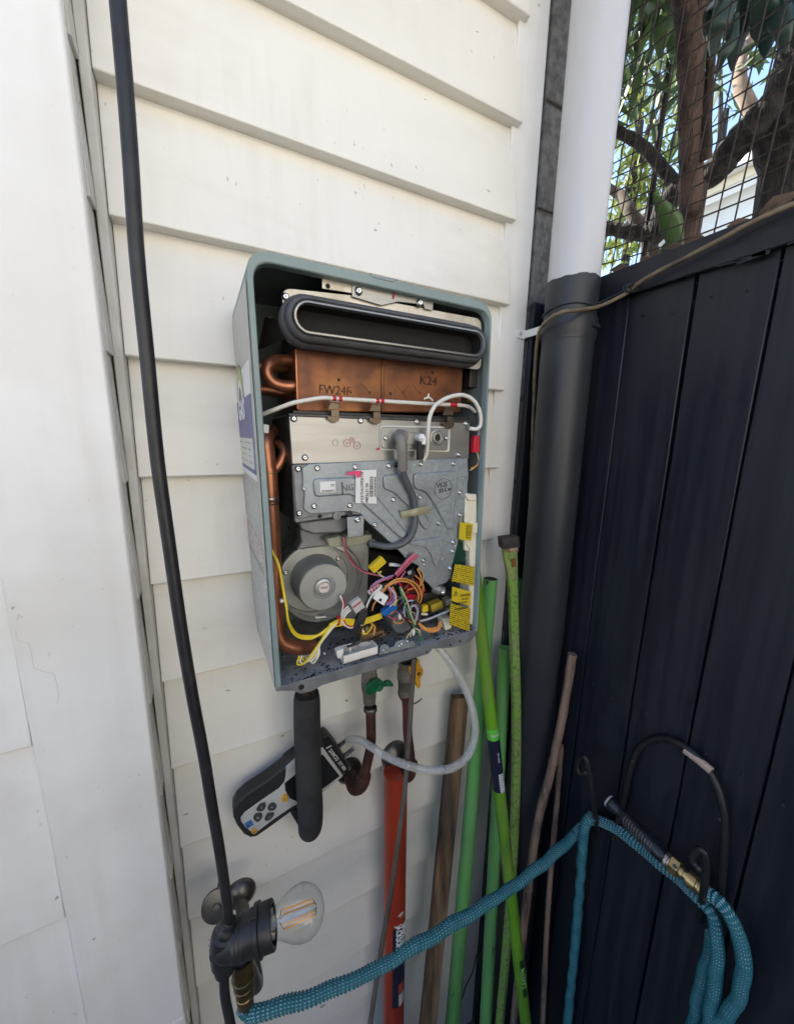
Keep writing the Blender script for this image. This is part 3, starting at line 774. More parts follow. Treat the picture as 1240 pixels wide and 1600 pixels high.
# ---- flue outlet
FG = -.2075
g0, g1 = at(440,497,FG), at(760,547,FG)
gz = 1.886; gr = .0285
def stadium(cx0, cx1, cz, r_, y, k=12):
    pts = []
    for j in range(k+1):
        t = math.pi/2 + math.pi*j/k; pts.append(V(cx0+math.cos(t)*r_, y, cz+math.sin(t)*r_))
    for j in range(k+1):
        t = -math.pi/2 + math.pi*j/k; pts.append(V(cx1+math.cos(t)*r_, y, cz+math.sin(t)*r_))
    return pts
cx0, cx1 = g0.x+.0305, g1.x-.0285
flue = MB(); y0 = FG+.022
m = MB(); pl_ = [at(440,449,-.186),at(560,462,-.186),at(752,498,-.186),at(752,578,-.186),at(600,560,-.186),at(445,536,-.186)]
m.prism(rounded(pl_, .012), (0,.002,0)); plate = part('flue_plate', m, mat('bright_plate', (.56,.53,.46), .38, .5, c2=(.40,.37,.30), scale=20, marks=(.16,.14,.12), specks=(.2,.17,.13), speck_scale=80, speck_amt=.06), HT, bevel=.0006)
def loft(loops, closed=True):
    m = MB(); n = len(loops[0]); vs = [p for l in loops for p in l]; fs = []
    for i in range(len(loops)-1):
        for k in range(n): fs.append((i*n+k, i*n+(k+1)%n, (i+1)*n+(k+1)%n, (i+1)*n+k))
    m.add(vs, fs, True); return m
S_ = lambda r_, y: stadium(cx0, cx1, gz, r_, y)
gk = loft([S_(.030,-.184), S_(.0312,-.192), S_(.0300,-.199), S_(.0272,-.2025), S_(.0262,-.2015), S_(.0258,-.2035), S_(.0262,-.207), S_(.0245,-.2125), S_(.0212,-.2145), S_(.0188,-.2120), S_(.0180,-.2060), S_(.0180,-.190)])
gasket = part('flue_gasket', gk, RUBBER, HT)
rg = loft([S_(.0186,-.200), S_(.0186,-.2140), S_(.0178,-.2165), S_(.0158,-.2168), S_(.0148,-.2150), S_(.0146,-.211)])
part('flue_duct', loft([S_(.0147,-.212), S_(.0145,-.206), S_(.0145,-.150)]), SHADE_BLK, HT)
part('flue_outlet_ring', rg, STEEL, HT)
m = MB(); m.prism(S_(.0146,-.1885), (0,.001,0)); part('flue_throat_shade', m, SHADE_BLK, HT)  # black sheet painted as the dark inside of the flue
for q in range(0):
    m = MB(); z = gz - .008 + .008*q; m.box((cx0-.008,-.178,z-.0008),(cx1+.008,-.168,z+.0008)); part('flue_vane', m, SHADE_BLK, HT)
for x, y in ((446,364),(1052,450)):
    m = MB(); m.lathe(A1(x,y,-.2170), (0,-1,0), [(0,.0018),(.0003,.0018),(.0004,0)], 10); part('hole_shade', m, SHADE_BLK, HT)
# brackets above it
m = MB(); m.prism([A1(440,128,-.188),A1(572,152,-.188),A1(566,210,-.188),A1(440,190,-.188)], (0,.0016,0)); bk = part('mounting_bracket', m, MATS['bright_plate'], HT, bevel=.0005)
m = MB(); m.lathe(A1(464,180,-.1884), (0,-1,0), [(0,.003),(.0003,.003),(.0004,0)], 12); part('hole_shade', m, SHADE_BLK, bk)
m = MB(); m.prism([A1(566,158,-.190),A1(910,230,-.190),A1(906,284,-.190),A1(872,276,-.190),A1(868,258,-.190),A1(760,246,-.190),A1(690,262,-.190),A1(566,224,-.190)], (0,.0016,0)); bk2 = part('mounting_bracket', m, STEEL, HT, bevel=.0005)
screws(bk2, [(592,202),(850,252)], A1, -.190, SCREW, 1.25); screws(plate, [(286,226)], A1, -.186, SCREW, 1.1)
m = MB(); m.prism([A1(740,203,-.1915),A1(748,203,-.1915),A1(744,232,-.1915),A1(738,232,-.1915)], (0,.0006,0)); part('red_mark', m, RED_INK, bk2)
# flue hood behind (dark)
m = MB(); m.box((at(455,500,-.12).x,-.160,1.866),(at(735,500,-.15).x,-.045,1.925)); part('flue_hood', m, DARKST, HT, bevel=.003)
m = MB(); m.prism([A1(170,450,-.12),A1(290,400,-.15),A1(290,330,-.15),A1(200,310,-.12)], (0,.002,0)); part('hood_flange', m, DARKST, HT)
screws(HT, [(220,318),(208,404)], A1, -.122, SCREW_D, .9)

# ---- copper heat exchanger
EY = -.168
m = MB(); m.prism([A1(325,440,EY),A1(1035,520,EY),A1(1025,715,EY),A1(335,710,EY)], (0,.125,0)); ex = part('heat_exchanger', m, COPPER, HT, bevel=.002)
m = MB(); m.prism([A1(690,480,EY-.002),A1(703,482,EY-.002),A1(700,705,EY-.002),A1(689,705,EY-.002)], (0,.0026,0)); part('seam_rib', m, COPPER, ex, bevel=.0012)
m = MB(); m.prism([A1(325,440,EY-.0015),A1(334,441,EY-.0015),A1(342,700,EY-.0015),A1(333,700,EY-.0015)], (0,.002,0)); part('edge_fold', m, COPPIPE, ex, bevel=.0008)
text('stamped_lettering', 'K24', mat('stamp_shadow', (.035,.016,.009), .7), ex, A1(888,580,EY-.0009), (1,0,.0), (.03,0,1), .0185, sx=1.05)
text('stamped_lettering', 'FW24F', mat('stamp_faint', (.085,.036,.018), .7), ex, A1(495,620,EY-.0009), (1,0,.0), (.03,0,1), .0165, sx=.95)
# embossed diamonds
for cx_ in (560,640,780,850):
    for sgn in (-1,1):
        m = MB(); c = A1(cx_,628,EY-.0001); m.obox(c, V(.011,0,.011*sgn), V(0,.0006,0), V(.0008,0,-.0008*sgn)); part('embossed_line', m, COPPER, ex)
screws(ex, [(510,575),(905,543),(727,632)], A1, EY, SCREW_D, .45)
# U bends on the left
def pipe(pts, r_, mt, name, par, n=14, k=6): 
    m = MB(); m.tube(smooth_path(pts, k), r_, n); return part(name, m, mt, par)
pipe([A1(345,600,-.155),A1(285,602,-.155),A1(232,585,-.155),A1(206,545,-.155),A1(222,505,-.152),A1(265,492,-.145),A1(345,500,-.14)], .0078, COPPIPE, 'u_bend', ex)
pipe([A1(150,525,-.13),A1(220,520,-.13),A1(330,520,-.12)], .008, COPPIPE, 'cross_pipe', ex)
pipe([A1(150,610,-.09),A1(220,620,-.09),A1(340,640,-.09)], .008, COPPIPE, 'cross_pipe', ex)
# right end fittings
m = MB(); m.box((at(727,590,-.16).x,-.172,at(727,606,-.16).z),(at(740,590,-.16).x,-.15,at(727,578,-.16).z)); part('thermal_switch', m, DARKST, HT, bevel=.001)
m = MB(); c = A1(1042,655,-.16); m.cyl(c, c+V(.012,0,0), .006, 14); part('end_fitting', m, BRASS, HT)

# ---- thermal fuse cable with clips
RY = -.188
cab = smooth_path([A1(150,735,-.15),A1(195,718,-.165),A1(250,697,-.178),A1(320,672,RY),A1(400,657,RY-.002),A1(450,651,RY-.003),A1(510,655,RY-.003),A1(680,664,RY-.003),A1(900,677,RY-.003),A1(1000,681,RY-.002),A1(1055,688,RY+.004),A1(1082,710,RY+.01)], 7)
m = MB(); m.tube(cab, .0029, 10); fuse = part('thermal_fuse_cable', m, W_WHITE, HT)
for x, y in ((490,653),(515,655),(672,664),(692,665),(984,680),(998,681)):
    m = MB(); a = A1(x-7,y-.5,RY-.003); b = A1(x+7,y+.5,RY-.003); m.cyl(a, b, .0033, 12); part('red_band', m, W['r'], fuse)
for cx_, cy_ in ((492,658),(668,666),(975,684)):
    m = MB()
    m.prism([A1(cx_-22,cy_,-.1905),A1(cx_+26,cy_+4,-.1905),A1(cx_+26,cy_+16,-.1905),A1(cx_-22,cy_+10,-.1905)], (0,.0008,0))
    m.prism([A1(cx_-16,cy_+14,-.1905),A1(cx_+20,cy_+18,-.1905),A1(cx_+16,cy_+42,-.1905),A1(cx_-28,cy_+40,-.1905)], (0,.0008,0))
    m.prism([A1(cx_-30,cy_+70,-.1915),A1(cx_+22,cy_+72,-.1915),A1(cx_+20,cy_+88,-.1915),A1(cx_,cy_+100,-.1915),A1(cx_-28,cy_+84,-.1915)], (0,.0008,0))
    part('spring_clip', m, mat('clip_steel', (.13,.10,.075), .35, .8) if 'clip_steel' not in MATS else MATS['clip_steel'], HT, bevel=.0003)
    m = MB(); c = A1(cx_+2,cy_+58,-.1925); m.obox(c, V(.0052,0,0), V(0,.0006,0), V(0,0,.0042)); part('clip_pad', m, MATS['clip_steel'], HT)
# looped white lead
m = MB(); m.tube(smooth_path([A1(866,915,-.193),A1(880,880,-.196),A1(886,800,-.203),A1(893,730,-.206),A1(920,680,-.207),A1(975,648,-.206),A1(1035,640,-.204),A1(1080,665,-.203),A1(1105,715,-.202),A1(1106,765,-.2),A1(1090,782,-.198),A1(1060,780,-.194)], 8), .0031, 10)
part('looped_lead', m, W_WHITE, HT)
m = MB(); c = A1(905,662,-.206)
m.tube(smooth_path([c, A1(890,650,-.208), A1(870,655,-.208), A1(885,648,-.210), A1(888,635,-.209)], 5), .0014, 6); part('cable_tie', m, W_WHITE, HT)

# ---- burner box
PY = -.185
m = MB(); m.prism([A2(300,72,PY),A2(1062,100,PY),A2(1058,262,PY),A2(312,285,PY)], (0,.118,0)); box = part('burner_box', m, STEEL, HT, bevel=.0012)
m = MB(); m.prism([A2(298,68,-.187),A2(1065,97,-.187),A2(1066,110,-.187),A2(300,82,-.187)], (0,.012,0)); part('top_rail', m, DARKST, HT, bevel=.001)
m = MB(); m.prism([A2(318,58,-.182),A2(1060,88,-.182),A2(1060,98,-.182),A2(318,68,-.182)], (0,.05,0)); part('top_flange', m, BLACK, HT)
screws(box, [(320,92),(600,100),(836,104),(1041,112),(367,256),(1012,243)], A2, PY, SCREW, 1.0)
# left side dark shroud
m = MB(); m.prism([A2(230,96,-.10),A2(300,78,-.182),A2(322,520,-.182),A2(240,470,-.10)], (.0012,.0005,0)); part('side_shroud', m, DARKST, HT)
# electrode plate
m = MB(); m.prism(rounded([A2(683,120,-.1868),A2(980,125,-.1868),A2(976,232,-.1868),A2(683,224,-.1868)], .005), (0,.0016,0)); ep = part('electrode_gasket', m, mat('pale_gasket', (.60,.58,.52), .7), HT)
m = MB(); m.prism(rounded([A2(690,127,-.1895),A2(972,132,-.1895),A2(968,226,-.1895),A2(690,217,-.1895)], .005), (0,.0026,0)); part('electrode_plate', m, STEEL, HT, bevel=.0008)
m = MB(); m.prism(rounded([A2(722,146,-.1912),A2(905,150,-.1912),A2(902,206,-.1912),A2(722,200,-.1912)], .006), (0,.0018,0)); part('electrode_boss', m, STEEL, HT, bevel=.0008)
screws(HT, [(705,173),(960,173)], A2, -.1896, SCREW, .85)
c = A2(922,172,-.1897); m = MB(); m.lathe(c, (0,-1,0), [(0,.0125),(.0014,.0122),(.0018,.0105),(.0012,.0098),(.0012,.0085),(.0036,.0082),(.0040,.0068),(.0036,.0052),(-.002,.0050),(-.0021,0)], 26); sg = part('sight_glass', m, STEEL, HT)
m = MB(); m.lathe(c+V(0,-.0012,0), (0,-1,0), [(0,.0052),(.0003,.0)], 18); part('lens', m, BLACK, sg)
text('stamped_lettering', 'IA2', mat('stamp_grey', (.28,.28,.27), .5), HT, A2(955,207,-.1899), (1,0,0), (0,0,1), .0055)
# white ceramic and black plug
c = A2(842,172,-.191); m = MB(); m.lathe(c, (0,-1,0), [(0,.0048),(.008,.0045),(.009,.0058),(.013,.0058),(.0135,.0035),(.016,.003),(.0161,0)], 14); part('ceramic', m, PAPER, HT)
m = MB(); m.prism([A2(848,190,-.206),A2(870,188,-.206),A2(868,262,-.206),A2(846,266,-.206)], (0,.008,0)); part('plug', m, BLACK, HT, bevel=.001)
m = MB(); m.tube(smooth_path([A2(850,172,-.203),A2(868,176,-.206),A2(866,200,-.206)], 5), .0035, 8); part('plug_sleeve', m, PAPER, HT)
# stamps
STAMP = mat('faded_red_stamp', (.50,.20,.19), .6)
for x, y, r_ in ((545,195,.0050),(587,205,.0050),(566,182,.0036)):
    m = MB(); c = A2(x,y,PY-.0006); m.tube([c+V(math.cos(t)*r_,0,math.sin(t)*r_) for t in [q*math.pi/10 for q in range(20)]], .00038, 5, closed=True); part('stamp_ring', m, STAMP, box)
    text('stamp_mark', '8' if r_ < .004 else '6', STAMP, box, c, (1,0,0), (0,0,1), .006)
m = MB(); c = A2(495,193,PY-.0005); m.tube([c+V(math.cos(t)*.004,0,math.sin(t)*.004) for t in [q*math.pi/10 for q in range(20)]], .0003, 5, closed=True); part('stamp_ring', m, MATS['stamp_grey'], box)
m = MB(); m.prism([A2(668,215,PY-.0004),A2(682,214,PY-.0004),A2(681,224,PY-.0004),A2(667,224,PY-.0004)], (0,.0003,0)); part('red_mark', m, RED_INK, box)


# ---- lower manifold: cast base plate and the big zinc cover
m = MB(); m.prism(rounded([A2(312,285,-.1835),A2(640,262,-.1835),A2(640,505,-.1835),A2(560,497,-.1835),A2(326,533,-.1835)], .004), (0,.02,0)); base = part('manifold_base', m, ZINC_D, HT, bevel=.0015)
m = MB(); m.prism(rounded([A2(318,303,-.1855),A2(632,280,-.1855),A2(632,480,-.1855),A2(560,480,-.1855),A2(332,516,-.1855)], .004), (0,.003,0)); part('base_ridge', m, ZINC_D, base, bevel=.001)
cov = [(357,300),(372,290),(385,282),(700,268),(1052,258),(1056,330),(1050,420),(1030,520),(1010,622),(990,700),(984,762),(960,785),(925,795),(908,812),(890,790),(872,775),(868,742),(845,712),(800,690),(770,655),(700,590),(622,520),(600,492),(560,482),(390,494),(362,474),(366,400),(352,388),(360,372)]
m = MB(); m.prism([A2(x,y,-.1892) for x, y in cov], (0,.003,0)); cover = part('manifold_cover', m, ZINC, HT, bevel=.001)
def pad(pts, rad=.005, h=.0036, par=cover):
    m = MB(); m.prism(rounded([A2(x,y,-.1892-h) for x, y in pts], rad, 4), (0,h+.001,0)); return part('embossed_pad', m, ZINC, par, bevel=.0030, seg=3)
pad([(402,345),(580,338),(672,420),(800,575),(786,600),(762,590),(590,432),(560,412),(408,424)], .007)
pad([(698,330),(800,322),(835,420),(900,540),(880,568),(858,545),(832,480),(790,452),(740,402),(700,392)], .007)
pad([(826,322),(1012,312),(1004,420),(992,555),(970,562),(952,525),(895,425),(872,400),(828,388)], .007)
pad([(808,612),(956,588),(948,640),(930,708),(920,722),(905,690),(898,660),(872,632),(812,624)], .006)
screws(cover, [(418,300),(577,295),(718,290),(855,283),(990,281),(405,460),(555,457),(738,432),(850,422),(660,538),(930,532),(1018,403),(1018,497),(988,650),(863,688),(978,722),(990,612)], A2, -.1894, SCREW, .95)
screws(cover, [(363,388),(1000,628),(870,706),(1035,345)], A2, -.1894, SCREW, .5)
screws(base, [(338,303),(343,490)], A2, -.1855, SCREW, 1.0); screws(HT, [(751,285),(555,495)], A2, -.1894, SCREW_D, .95)
c = A2(500,500,-.184); m = MB(); m.lathe(c, (0,-1,0), [(0,.006),(.003,.0058),(.0032,.003),(.001,.0028),(.001,0)], 16); part('boss', m, ZINC_D, base)
c = A2(430,503,-.1856); m = MB(); m.lathe(c, (0,-1,0), [(0,.0028),(.0003,.0)], 12); part('hole_shade', m, SHADE_BLK, base)
# corner bracket
m = MB(); m.prism([A2(545,508,-.1925),A2(617,500,-.1925),A2(614,585,-.1925),A2(548,592,-.1925)], (0,.0014,0)); cb = part('corner_bracket', m, ZINC, HT, bevel=.0005)
screws(cb, [(587,516)], A2, -.1925, SCREW, 1.15)
# manifold throat below
m = MB(); m.prism([A2(345,528,-.165),A2(545,505,-.165),A2(548,560,-.165),A2(520,575,-.165),A2(400,580,-.165),A2(350,560,-.165)], (0,.05,0)); part('manifold_throat', m, ZINC_D, HT, bevel=.003)
# stickers on the cover
m = MB(); m.prism([A2(582,310,-.1955),A2(668,306,-.1945),A2(669,450,-.1945),A2(580,447,-.1955)], (0,.0004,0)); st = part('part_number_sticker', m, PAPER, HT)
BAR = print_mat('bar_code', (.74,.74,.72), (.02,.02,.02), 1.0, 1500, 'z', .48, bars=True)
m = MB(); m.prism([A2(642,336,-.1962),A2(655,335,-.1962),A2(655,420,-.1962),A2(640,420,-.1962)], (0,.0004,0)); part('bar_code', m, BAR, st)
text('lettering', '00.157520', INK, st, A2(628,400,-.1963), (0,0,-1), (1,0,0), .0065, sx=.9)
text('lettering', 'RU-A2621WG-EX-F', INK, st, A2(607,382,-.1963), (0,0,-1), (1,0,0), .0062, sx=.85)
text('lettering', 'NG', INK, st, A2(628,438,-.1963), (0,0,-1), (1,0,0), .0045)
for q in range(14):
    m = MB(); c = A2(664, 340+q*6, -.1962); m.obox(c, V(.0010,0,0), V(0,.0002,0), V(0,0,.0006)); part('print_mark', m, INK, st)
m = MB(); m.prism([A2(545,318,-.1957),A2(590,312,-.1957),A2(606,312,-.1962),A2(602,338,-.1962),A2(585,342,-.1962),A2(585,328,-.1958),A2(548,330,-.1957)], (0,.0003,0)); part('marker_stroke', m, PINK_INK, st)
m = MB(); m.prism([A2(430,358,-.1936),A2(496,355,-.1936),A2(497,402,-.1936),A2(431,404,-.1936)], (0,.0004,0)); st2 = part('data_sticker', m, PAPER, HT)
text('lettering', '7T', INK, st2, A2(484,375,-.1939), (1,0,0), (0,0,1), .0055); text('lettering', '6P4400092', INK, st2, A2(466,397,-.1939), (1,0,0), (0,0,1), .0042)
text('handwriting', 'NG', mat('faded_marker', (.07,.075,.085), .6), cover, A2(548,385,-.1932), (1,0,.05), (0,0,1), .0125)
for x in (521,):
    m = MB(); m.prism([A2(x,360,-.1932),A2(x+5,360,-.1932),A2(x+8,412,-.1932),A2(x+3,412,-.1932)], (0,.0003,0)); part('marker_stroke', m, INK, cover)
text('handwriting', 'VB2E', MATS['stamp_shadow'] if False else INK, cover, A2(945,372,-.1932), (1,0,.12), (-.12,0,1), .0105, sx=.9)
text('handwriting', '23 L w', INK, cover, A2(957,392,-.1932), (1,0,.12), (-.12,0,1), .0085, bold=.0002)
m = MB(); c = A2(950,388,-.1932); m.tube([c+V(math.cos(t)*.0165,0,math.sin(t)*.0165) for t in [q*math.pi/16 for q in range(32)]], .0003, 5, closed=True); part('stamp_ring', m, INK, cover)

# ---- spark lead, boot, tape
m = MB(); m.tube(smooth_path([A2(768,168,-.197),A2(772,180,-.208),A2(776,215,-.211),A2(778,262,-.209),A2(778,308,-.205)], 6), [.0082]*7+[.0078]*8+[.0072]*10, 14); part('spark_boot', m, BOOT, HT)
m = MB(); m.lathe(A2(768,168,-.190), (0,-1,0), [(0,.011),(.004,.0105),(.008,.0095),(.0135,.007),(.014,0)], 18); part('spark_cap', m, BOOT, HT)
m = MB(); m.tube(smooth_path([A2(779,300,-.206),A2(785,335,-.203),A2(806,380,-.201),A2(824,425,-.200),A2(832,480,-.200),A2(829,540,-.201),A2(812,588,-.2),A2(775,620,-.198),A2(725,631,-.194),A2(685,627,-.186),A2(648,618,-.175)], 8), .0050, 12); part('spark_lead', m, LEAD, HT)
TAPE = mat('yellowed_tape', (.55,.50,.30), .3, alpha=.62)
m = MB(); tp_ = [A2(768,484,-.1935),A2(800,478,-.1945),A2(815,474,-.2035),A2(832,470,-.2062),A2(850,466,-.2035),A2(866,462,-.1945),A2(890,459,-.1935)]
tq = [A2(776,513,-.1935),A2(806,508,-.1945),A2(818,504,-.2035),A2(835,501,-.2062),A2(853,497,-.2035),A2(870,493,-.1945),A2(897,488,-.1935)]
m.add(tp_+tq, [(i,i+1,i+8,i+7) for i in range(6)], True); o = part('tape', m, TAPE, HT, fix=False); so = o.modifiers.new('t','SOLIDIFY'); so.thickness = .0003

# ---- fan
FO = at(505,917,-.165)
fo2 = at(504,910,-.12)
m = MB(); m.lathe(V(fo2.x,-.060,fo2.z), (0,-1,0), [(0,.066),(.055,.069),(.060,.0685),(.0635,.066),(.0640,.060),(.0620,.058),(.0625,.030),(.0625,0)], 48); fan = part('fan_housing', m, FANM, HT)
m = MB(); m.lathe(V(FO.x-.002,-.1222,FO.z-.001), (0,-1,0), [(0,.0590),(.0030,.0590),(.0045,.0575),(.0045,.0560),(.0020,.0545),(.0016,.040)], 48); part('fan_flange', m, FANM, fan)
m = MB(); rr_ = .0565; m.tube([V(FO.x-.002+math.cos(t)*rr_,-.1265,FO.z-.001+math.sin(t)*rr_) for t in [q*math.pi/24 for q in range(48)]], .0015, 6, closed=True); part('flange_bead', m, FANB, fan)
m = MB(); m.lathe(V(FO.x,-.122,FO.z), (0,-1,0), [(0,.0400),(.008,.0400),(.010,.0385),(.040,.0375),(.0440,.0370),(.0455,.0356),(.0455,.0180),(.0435,.0170),(.0435,.0150),(.0470,.0140),(.0478,.0130),(.0478,.0090),(.0470,.0085),(.0470,0)], 40); mot = part('fan_motor', m, FANM, fan)
m = MB(); m.lathe(V(FO.x,-.1692,FO.z), (0,-1,0), [(0,.0078),(.0003,.0078),(.0004,0)], 22); lb_ = part('motor_label', m, mat('pinkish_label', (.62,.42,.42), .5, c2=(.70,.66,.62), scale=180), mot)
text('print_mark', 'NMB', INK, lb_, V(FO.x,-.1697,FO.z), (1,0,0), (0,0,1), .0045)
for a in (35,160,275,325): place('screw', SCREW, V(FO.x-.002+math.cos(R(a))*.0475,-.1240,FO.z+math.sin(R(a))*.0475), fan)
m = MB(); m.prism(rounded([A2(520,570,-.115),A2(640,560,-.115),A2(632,905,-.115),A2(560,940,-.115),A2(470,900,-.115)], .006), (0,.05,0)); part('fan_scroll', m, FANM, fan, bevel=.002)
m = MB(); m.prism([A2(345,560,-.138),A2(520,560,-.138),A2(540,610,-.138),A2(470,630,-.138),A2(380,640,-.138),A2(330,650,-.138),A2(352,610,-.138)], (0,.03,0)); part('fan_neck', m, ZINC_D, fan, bevel=.003)
text('stamped_lettering', '1E', MATS['stamp_grey'], fan, A2(603,695,-.1153), (0,0,-1), (1,0,0), .012)
m = MB(); m.lathe(A2(418,930,-.123), (0,-1,0), [(0,.005),(.006,.005),(.0065,.003),(.007,0)], 12); part('fan_stud', m, FANB, fan)
m = MB(); m.cyl(A2(418,930,-.128), A2(455,926,-.128), .003, 10); part('fan_stud', m, FANB, fan)
# connector block above the fan, pale
m = MB(); m.prism([A2(540,588,-.168),A2(650,580,-.168),A2(652,612,-.168),A2(560,634,-.168),A2(540,630,-.168)], (0,.03,0)); part('ignition_block', m, OLIVE, HT, bevel=.002)
m = MB(); m.prism([A2(458,600,-.17),A2(500,592,-.17),A2(520,585,-.17),A2(540,600,-.17),A2(540,632,-.17),A2(470,634,-.17)], (0,.02,0)); part('ignition_plug', m, OLIVE, HT, bevel=.002)
m = MB(); m.cyl(A2(655,617,-.178), A2(640,618,-.166), .0062, 14); part('lead_grommet', m, LEAD, HT)

# ---- left copper pipework
pipe([A2(215,330,-.165),A2(206,240,-.165),A2(200,190,-.162),A2(205,165,-.15),A2(222,150,-.13),A2(240,150,-.10)], .0108, COPPIPE, 'water_pipe', HT)
pipe([A2(222,320,-.165),A2(255,290,-.163),A2(278,240,-.16),A2(272,212,-.155),A2(250,200,-.145),A2(225,200,-.12)], .0062, COPPIPE, 'bypass_pipe', HT)
pipe([A2(215,300,-.165),A2(222,420,-.165),A2(228,540,-.163),A2(232,640,-.160),A2(240,760,-.160),A2(246,900,-.162),A2(252,985,-.164),A2(275,1035,-.166),A2(330,1055,-.165),A2(405,1050,-.158)], .0110, COPPIPE, 'water_pipe', HT, k=7)
for y_, r_, mt in ((425,.0122,CHROME),(436,.0128,DARKST),(316,.0118,BRASS),(448,.0120,DARKST)):
    a = A2(220+(y_-420)*.05, y_-3, -.165); b = A2(220+(y_-420)*.05, y_+4, -.165); m = MB(); m.cyl(a, b, r_, 18); part('pipe_ring', m, mt, HT, bevel=.0008)
m = MB(); m.prism([A2(180,112,-.165),A2(217,118,-.165),A2(215,160,-.165),A2(180,158,-.165)], (0,.008,0)); part('thermistor_clip', m, PAPER, HT, bevel=.001)

# ---- circuit board cover on the right with yellow labels
KY = -.190
m = MB(); m.prism([A2(1042,410,KY),A2(1092,412,KY),A2(1090,560,KY),A2(1094,640,KY),A2(1086,965,KY),A2(1058,958,KY),A2(1062,640,KY),A2(1040,610,KY)], (0,.03,0)); cvr = part('circuit_board_cover', m, CREAM, HT, bevel=.002)
m = MB(); m.prism([A2(1042,408,KY-.004),A2(1090,410,KY-.004),A2(1090,438,KY-.004),A2(1054,438,KY-.004)], (0,.006,0)); part('cover_tab', m, CREAM, cvr, bevel=.0015)
m = MB(); m.prism([A2(1058,528,KY-.004),A2(1096,530,KY-.004),A2(1094,575,KY-.004),A2(1066,580,KY-.004)], (0,.006,0)); part('cover_tab', m, CREAM, cvr, bevel=.0015)
m = MB(); m.prism([A2(1000,605,-.178),A2(1062,610,-.178),A2(1062,720,-.178),A2(990,715,-.178)], (0,.0016,0)); part('circuit_board', m, PCB, HT)
for x, y in ((1046,640),(1046,668),(1046,690)): m = MB(); m.lathe(A2(x,y,-.1785), (0,-1,0), [(0,.0022),(.002,.0016),(.0024,0)], 10); part('solder_joint', m, CHROME, HT)
m = MB(); m.prism([A2(1040,608,-.186),A2(1056,609,-.186),A2(1056,650,-.186),A2(1040,648,-.186)], (0,.006,0)); part('relay', m, CREAM, HT, bevel=.0008)
YEL = (.62,.47,.02); YP = print_mat('yellow_label_print', YEL, (.10,.075,.01), .0036, 620, 'x', .45, .5)
YB = print_mat('yellow_bar_print', YEL, (.03,.025,.01), 1.0, 1300, 'z', .5, bars=True)
YM = mat('yellow_label', YEL, .45)
def ylabel(pts, mt): m = MB(); m.prism([A2(x,y,Y_) for x, y, Y_ in pts], (0,.0006,0)); return part('warning_label', m, mt, HT)
l1 = ylabel([(1020,528,-.196),(1076,535,-.194),(1068,607,-.194),(1016,600,-.196)], YM)
m = MB(); m.prism([A2(1048,540,-.1966),A2(1070,542,-.1958),A2(1064,598,-.1958),A2(1046,596,-.1966)], (0,.0004,0)); part('bar_code', m, YB, l1)
ylabel([(1000,705,-.199),(1081,716,-.1955),(1078,797,-.1955),(985,776,-.199)], YP)
l3 = ylabel([(988,800,-.2005),(1068,822,-.197),(1064,882,-.197),(985,860,-.2005)], YM)
t_ = A2(1003,828,-.2012)
m = MB(); m.prism([t_+V(-.0048,0,-.0045), t_+V(.0048,0,-.0040), t_+V(0,0,.0045)], (0,.0003,0)); tri = part('warning_triangle', m, INK, l3)
m = MB(); m.prism([t_+V(-.0028,-.0006,-.0034), t_+V(.0028,-.0006,-.0031), t_+V(0,-.0006,.0022)], (0,.0003,0)); part('warning_triangle', m, YM, l3)
text('lettering', '!', INK, l3, t_+V(0,-.0009,-.0012), (1,0,0), (0,0,1), .0062)
text('lettering', 'DANGER', INK, l3, A2(1042,836,-.2006), (1,.045,-.10), (0,0,1), .0062, sx=.85)
text('lettering', '240 VOLT', INK, l3, A2(1042,852,-.2006), (1,.045,-.10), (0,0,1), .0042, sx=.85)
text('lettering', 'SHOCK HAZARD', INK, l3, A2(1025,868,-.2010), (1,.045,-.10), (0,0,1), .0046, sx=.8)
l4 = ylabel([(980,870,-.202),(1064,893,-.1975),(1060,988,-.1975),(976,960,-.202)], YP)
text('lettering', 'WARNING', INK, l4, A2(1022,893,-.2008), (1,.05,-.10), (0,0,1), .0058, sx=.9)
m = MB(); m.prism([A2(945,935,-.18),A2(985,930,-.18),A2(985,975,-.18),A2(960,985,-.18)], (0,.02,0)); part('cover_foot', m, CREAM, HT, bevel=.001)

# ---- red connector, upper right
m = MB(); m.prism([A2(1085,162,-.192),A2(1103,165,-.192),A2(1104,232,-.192),A2(1078,236,-.192),A2(1080,195,-.192)], (0,.01,0)); part('red_connector', m, W['r'], HT, bevel=.001)
def wire(pts, c, conv=A2, r_=.0013, name='wire', par=None):
    m = MB(); m.tube(smooth_path([conv(*p) for p in pts], 7), r_, 7); return part(name, m, W[c] if isinstance(c, str) else c, par or HT)
wire([(1104,225,-.19),(1112,255,-.188),(1098,285,-.186),(1065,302,-.18)], 'o'); wire([(1092,232,-.19),(1098,270,-.186),(1085,295,-.182),(1060,310,-.178)], 't'); wire([(1100,285,-.182),(1092,320,-.175),(1070,345,-.165)], 'y')
wire([(1095,120,-.18),(1098,145,-.186),(1096,165,-.19)], 'e'); wire([(1060,-10,-.17),(1080,50,-.172),(1095,120,-.176)], 'k')

